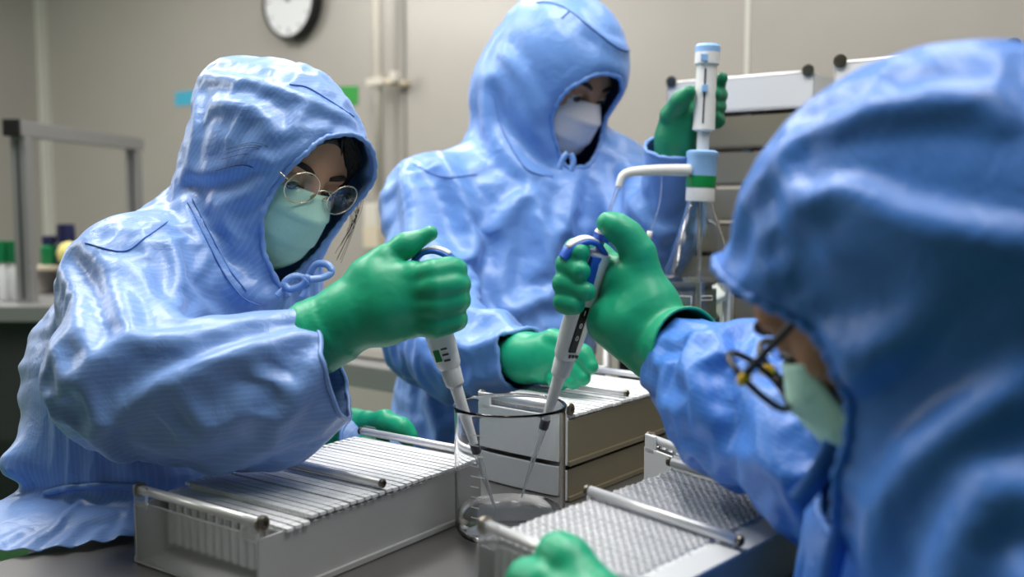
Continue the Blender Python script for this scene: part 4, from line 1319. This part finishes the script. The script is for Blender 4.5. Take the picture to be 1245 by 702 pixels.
# stacks at the right behind
ORD = ['', 'second from the top', 'third from the top', 'fourth from the top', 'fifth from the top', 'fourth from the bottom', 'third from the bottom', 'second from the bottom', 'bottom one']
def stack(px, py, Y, W, D, n, words, top_mat):
    p = P(px, py, Y); hh = (p[2]-T)/n
    for i in range(n):
        topmost = i == n-1
        o = thing('stacked_tray', ('topmost pale tray of the %s' % words) if topmost else ('brown grey tray, %s in the %s' % (ORD[n-1-i], words)), 'tray', (p[0], p[1], T+i*hh), YAW, 'trays of the %s' % words)
        m = top_mat if topmost else M['tray_tan']
        bm = bmesh.new()
        bm_box(bm, (W/2, .002, hh*.47), (W, .004, hh*.86)); bm_box(bm, (W/2, D-.002, hh*.47), (W, .004, hh*.86))
        bm_box(bm, (.002, D/2, hh*.47), (.004, D, hh*.86)); bm_box(bm, (W-.002, D/2, hh*.47), (.004, D, hh*.86)); bm_box(bm, (W/2, D/2, hh*.06), (W, D, .004))
        from_bm('tray_body', bm, m, o)
        for x in (.02, W*.55, W-.02):
            for y in (.02, D-.02): box('spacer', (x, y, hh*.93), (.014, .014, hh*.14-.001), M['alu'], o)
        if topmost:
            for y in (.01, D-.01):
                tube('rod', [(.01, y, hh*.95), (W-.01, y, hh*.95)], .004, M['chrome'], o, 10)
            for x in (.01, W-.01):
                for y in (-.001, D+.001):
                    s = lathe('screw', [(.010, 0), (.010, .003), (.006, .004), (.001, .003)], M['screw'], o, 14)
                    s.location = (x, y, hh*.98); s.rotation_euler = (math.pi/2 if y < 0 else -math.pi/2, 0, 0)
stack(811, 99, 1.80, .27, .16, 9, 'stack behind the dispenser', M['pale_plastic'])
stack(1014, 74, 1.48, .25, .16, 9, 'stack behind the near hood', M['white_plastic'])
# ------------------------------------------------------------------ beaker
bc = on_plane(620, 648, T); BY = bc[1]
RB = .0575; HB = P(620, 493, BY)[2]-T
bk = thing('glass_beaker', 'clear glass beaker with graduations and a little liquid, pipette tips inside', 'beaker', (bc[0], bc[1], T+.0006))
prof_o = [(.010, 0), (RB-.010, 0), (RB-.003, .003), (RB, .010), (RB, HB-.010), (RB+.0004, HB-.004), (RB+.0014, HB)]
prof_i = [(RB+.0002, HB+.0010), (RB-.0014, HB-.003), (RB-.0022, HB-.010), (RB-.0022, .011), (RB-.0055, .005), (RB-.012, .0030), (.008, .0028)]
o = lathe('vessel', prof_o+prof_i, M['glass'], bk, 64, True, True, True, False)
lq = lathe('liquid', [(.004, .0033), (RB-.013, .0035), (RB-.0062, .0056), (RB-.0027, .012), (RB-.0027, .024), (RB-.005, .0232), (.004, .0230)], M['water'], bk, 48)
for i in range(9):
    z = .030+i*.0105; w = .010 if i % 2 else .017
    a0 = math.radians(228)
    n = 6; V = []; F = []
    for j in range(n+1):
        a = a0+(j/n)*w/RB
        for dz in (-.0005, .0005): V.append(((RB+.0003)*math.cos(a), (RB+.0003)*math.sin(a), z+dz))
    for j in range(n): F.append((2*j, 2*j+2, 2*j+3, 2*j+1))
    g = pydata('graduation', V, F, M['mark'], bk, False); solidify(g, .0003, 1)
# ------------------------------------------------------------------ pipettes
def text_mesh(s, size, mat, parent, name='lettering'):
    cu = bpy.data.curves.new('t', 'FONT'); cu.body = s; cu.size = size; cu.align_x = 'CENTER'; cu.align_y = 'CENTER'; cu.extrude = .0002
    o = bpy.data.objects.new('t', cu); COL.objects.link(o)
    bpy.context.view_layer.update()
    me = bpy.data.meshes.new_from_object(o.evaluated_get(bpy.context.evaluated_depsgraph_get()))
    bpy.data.objects.remove(o); bpy.data.curves.remove(cu)
    me.materials.clear()
    return link_mesh(name, me, mat, parent, False)
def pipette(label, top, tip, xdir, cam_side, ring_frac, display):
    ax = top-tip; Ln = float(np.linalg.norm(ax)); z = ax/Ln
    x = np.asarray(xdir, float); x = x-z*(x @ z); x /= np.linalg.norm(x); y = np.cross(z, x)
    R = np.stack([x, y, z], 1)
    p = thing('pipette', label, 'pipette'); p.matrix_basis = mat4(R, tip)
    Z = lambda f: Ln*(1-f)                         # fraction measured from the knob
    h = lathe('handle', [(.0095, Z(.455)), (.0112, Z(.44)), (.0128, Z(.36)), (.0130, Z(.20)), (.0138, Z(.10)), (.0125, Z(.075)), (.006, Z(.068))], M['white_plastic'], p, 32)
    h.scale = (1.14, .98, 1)
    lathe('collar', [(.0070, Z(.525)), (.0095, Z(.515)), (.0105, Z(.46)), (.0088, Z(.450))], M['pale_plastic'], p, 28)
    lathe('shaft', [(.0040, Z(ring_frac)), (.0048, Z(ring_frac-.03)), (.0066, Z(.53)), (.0066, Z(.515))], M['white_plastic'], p, 24)
    lathe('tip_ring', [(.0044, Z(ring_frac+.035)), (.0050, Z(ring_frac+.03)), (.0050, Z(ring_frac)), (.0040, Z(ring_frac-.002))], M['black_print'], p, 24)
    lathe('tip', [(.0006, 0), (.0011, .001), (.0024, Z(ring_frac+.15)), (.0042, Z(ring_frac+.03)), (.0036, Z(ring_frac+.03)), (.0019, Z(ring_frac+.15)), (.0005, .0012)], M['tip'], p, 20)
    tube('plunger', [(0, 0, Z(.08)), (0, 0, Z(.02))], .0035, M['pale_plastic'], p, 14)
    lathe('button', [(.0085, Z(.030)), (.0095, Z(.022)), (.0095, Z(.008))], M['blue_plastic'], p, 24, False, False)
    lathe('button_cap', [(.0095, Z(.008)), (.0080, Z(-.003)), (.001, Z(-.006))], M['white_plastic'], p, 24, True, True)
    # finger hook
    path = catmull([(-.006, 0, Z(.075)), (.006, 0, Z(.045)), (.021, 0, Z(.040)), (.034, 0, Z(.066)), (.0395, 0, Z(.108))], 6)
    def flat(pth, hw, ht, off):
        V = []; F = []
        for i, q in enumerate(pth):
            d = pth[min(i+1, len(pth)-1)]-pth[max(i-1, 0)]; d /= np.linalg.norm(d)
            nrm = np.array((-d[2], 0, d[0])); 
            if nrm[2] < 0 and i < len(pth)*.5: nrm = -nrm
            w = hw*(1-.35*i/(len(pth)-1))
            for sy, sn in ((-1, 0), (-.8, 1), (.8, 1), (1, 0), (.8, -1), (-.8, -1)):
                V.append(q+np.array((0, sy*w, 0))+nrm*(off+sn*ht))
        for i in range(len(pth)-1):
            for j in range(6):
                l = (j+1) % 6; F.append((i*6+j, i*6+l, i*6+6+l, i*6+6+j))
        F.append(tuple(range(5, -1, -1))); F.append(tuple((len(pth)-1)*6+j for j in range(6)))
        return V, F
    V, F = flat(path, .0095, .0024, 0); pydata('finger_hook', V, F, M['blue_plastic'], p)
    V, F = flat(path[6:20], .0062, .0014, .0026); pydata('hook_cover', V, F, M['white_plastic'], p)
    box('side_panel', (.0085, cam_side*.0098, Z(.135)), (.011, .006, Z(.08)-Z(.19)), M['blue_plastic'], p, .0015)
    if display:
        box('display', (.0035*display, cam_side*.0118, Z(.335)), (.0085, .0022, Z(.24)-Z(.405)), M['black'], p, .0008)
        for i, ch in enumerate('100'):
            t = text_mesh(ch, .0075, M['white_print'], p)
            t.location = (.0035*display, cam_side*.0131, Z(.275+.045*i)); t.rotation_euler = (math.pi/2, 0, math.pi if cam_side > 0 else 0)
        for i, (dx, w, hh) in enumerate(((-.004, .0035, .003), (.0005, .003, .0032), (.0045, .0022, .0036))):
            box('print', (dx, cam_side*.0118, Z(.432)), (w, .0008, hh), M['black_print'], p)
    else:
        box('green_mark', (-.0035, cam_side*.0119, Z(.395)), (.0068, .0008, .0125), M['green_band'], p)
        for i in range(3): box('print', (.0052, cam_side*.0118, Z(.375+.021*i)), (.0068, .0008, .0018), M['black_print'], p)
    return p
tipW = P(602, 620, BY-.002); topW = P(499, 297, .990)
pipette('white pipette with blue hook and green mark, held over the beaker at left', topW, tipW, (1, -.3, 0), -1, .745, 0)
tipN = P(634, 606, BY+.012); topN = P(735, 281, .968)
pipette('white pipette with a black number display, held over the beaker from the right', topN, tipN, (-.9, -.55, 0), 1, .69, 1)
# ------------------------------------------------------------------ bottle with dispenser
DY = 1.455
db = P(851, 245, DY); zt_ = lambda y: P(851, y, DY)[2]
bt = thing('reagent_bottle', 'clear glass bottle with sloping shoulders standing under the dispenser', 'bottle', (db[0], db[1], T+.001))
nb = zt_(246)-T; zs = zt_(328)-T; rb = .053
lathe('vessel', [(rb*.8, 0), (rb, .006), (rb, zs-.012), (rb*.97, zs), (.022, nb-.012), (.019, nb), (.019, nb+.02), (.0165, nb+.02), (.0165, nb), (.0195, nb-.013), (rb*.93, zs-.002), (rb-.003, zs-.013), (rb-.003, .008), (rb*.78, .004)], M['thin_glass'], bt, 48, True, True, True, False)
lathe('liquid', [(rb*.77, .0045), (rb-.0035, .009), (rb-.0035, zs-.016), (rb*.5, zs-.0165), (.001, zs-.0165)], M['water'], bt, 40)
tube('dip_tube', [(0, 0, .02), (0, 0, nb+.015)], .0032, M['tip'], bt, 10)
for x0, x1, z0, z1 in ((827, 841, 362, 375), (853, 866, 361, 366)):
    a = P(x0, z0, DY-rb-.0006)-np.array((db[0], db[1], T)); b = P(x1, z1, DY-rb-.0006)-np.array((db[0], db[1], T))
    fx0, fx1, fz0, fz1 = a[0], b[0], b[2], a[2]
    pc = lambda x, z: (x, -math.sqrt(max(0, (rb+.0006)**2-x*x)), z)
    tube('label_line', [pc(fx0, fz0), pc(fx1, fz0), pc(fx1, fz1), pc(fx0, fz1)], .0006, M['mark'], bt, 5, closed=True)
dp = thing('bottle_dispenser', 'white and light blue bottle top dispenser with green ring and side nozzle', 'dispenser', (db[0], db[1], zt_(245)+.0))
dp.rotation_euler = (0, math.radians(2.0), 0)
zl = lambda y: (zt_(y)-zt_(245))
lathe('base_cap', [(0.0203, zl(245)), (0.0210, zl(243)), (0.0206, zl(228))], M['white_plastic'], dp, 36, False)
lathe('green_ring', [(0.0213, zl(228)), (0.0215, zl(226)), (0.0215, zl(216)), (0.0213, zl(214))], M['green_band'], dp, 36)
lathe('collar', [(0.0213, zl(214)), (0.0217, zl(212)), (0.0217, zl(192)), (0.0232, zl(190)), (0.0232, zl(185)), (0.0189, zl(183))], M['light_blue'], dp, 36)
lathe('piston', [(0.0090, zl(186)), (0.0090, zl(154))], M['pale_plastic'], dp, 24)
lathe('barrel', [(0.0113, zl(160)), (0.0163, zl(158)), (0.0159, zl(150)), (0.0146, zl(84)), (0.0146, zl(78))], M['white_plastic'], dp, 36)
lathe('head', [(0.0156, zl(80)), (0.0178, zl(78)), (0.0178, zl(64)), (0.0165, zl(63))], M['white_plastic'], dp, 36)
lathe('top_cap', [(0.0178, zl(64)), (0.0180, zl(57)), (0.0156, zl(54)), (0.0009, zl(53.5))], M['light_blue'], dp, 36)
box('scale_slot', (-.0045, -.0146, zl(118)), (.0022, .003, zl(86)-zl(152)), M['black_print'], dp)
box('slider', (-.0045, -.0160, zl(109)), (.0085, .006, .010), M['light_blue'], dp, .001)
box('badge', (-.0075, -.0172, zl(72)), (.010, .004, .010), M['light_blue'], dp, .0008)
def dpx(px, py, Y): 
    return np.array((Matrix.Rotation(-math.radians(2.0), 3, 'Y') @ Vector(P(px, py, Y)-np.array((db[0], db[1], zt_(245))))))
q = catmull([dpx(838, 207, DY-.01), dpx(800, 207, DY-.03), dpx(770, 209, DY-.045), dpx(757, 214, DY-.05), dpx(752, 228, DY-.052)], 6)
tube('nozzle', q, list(np.linspace(.0088, .0046, len(q))), M['white_plastic'], dp, 16)
q = catmull([dpx(752, 227, DY-.052), dpx(746, 243, DY-.055), dpx(740, 262, DY-.057)], 6)
tube('nozzle_tube', q, list(np.linspace(.0035, .0022, len(q))), M['tip'], dp, 12)
q = catmull([dpx(804, 212, DY-.03), dpx(803, 240, DY-.034), dpx(796, 268, DY-.036), dpx(790, 284, DY-.036)], 6)
tube('tether', q, .0012, M['tip'], dp, 8)
tube('plug', [dpx(790, 281, DY-.036), dpx(789, 291, DY-.036)], .004, M['white_plastic'], dp, 10)
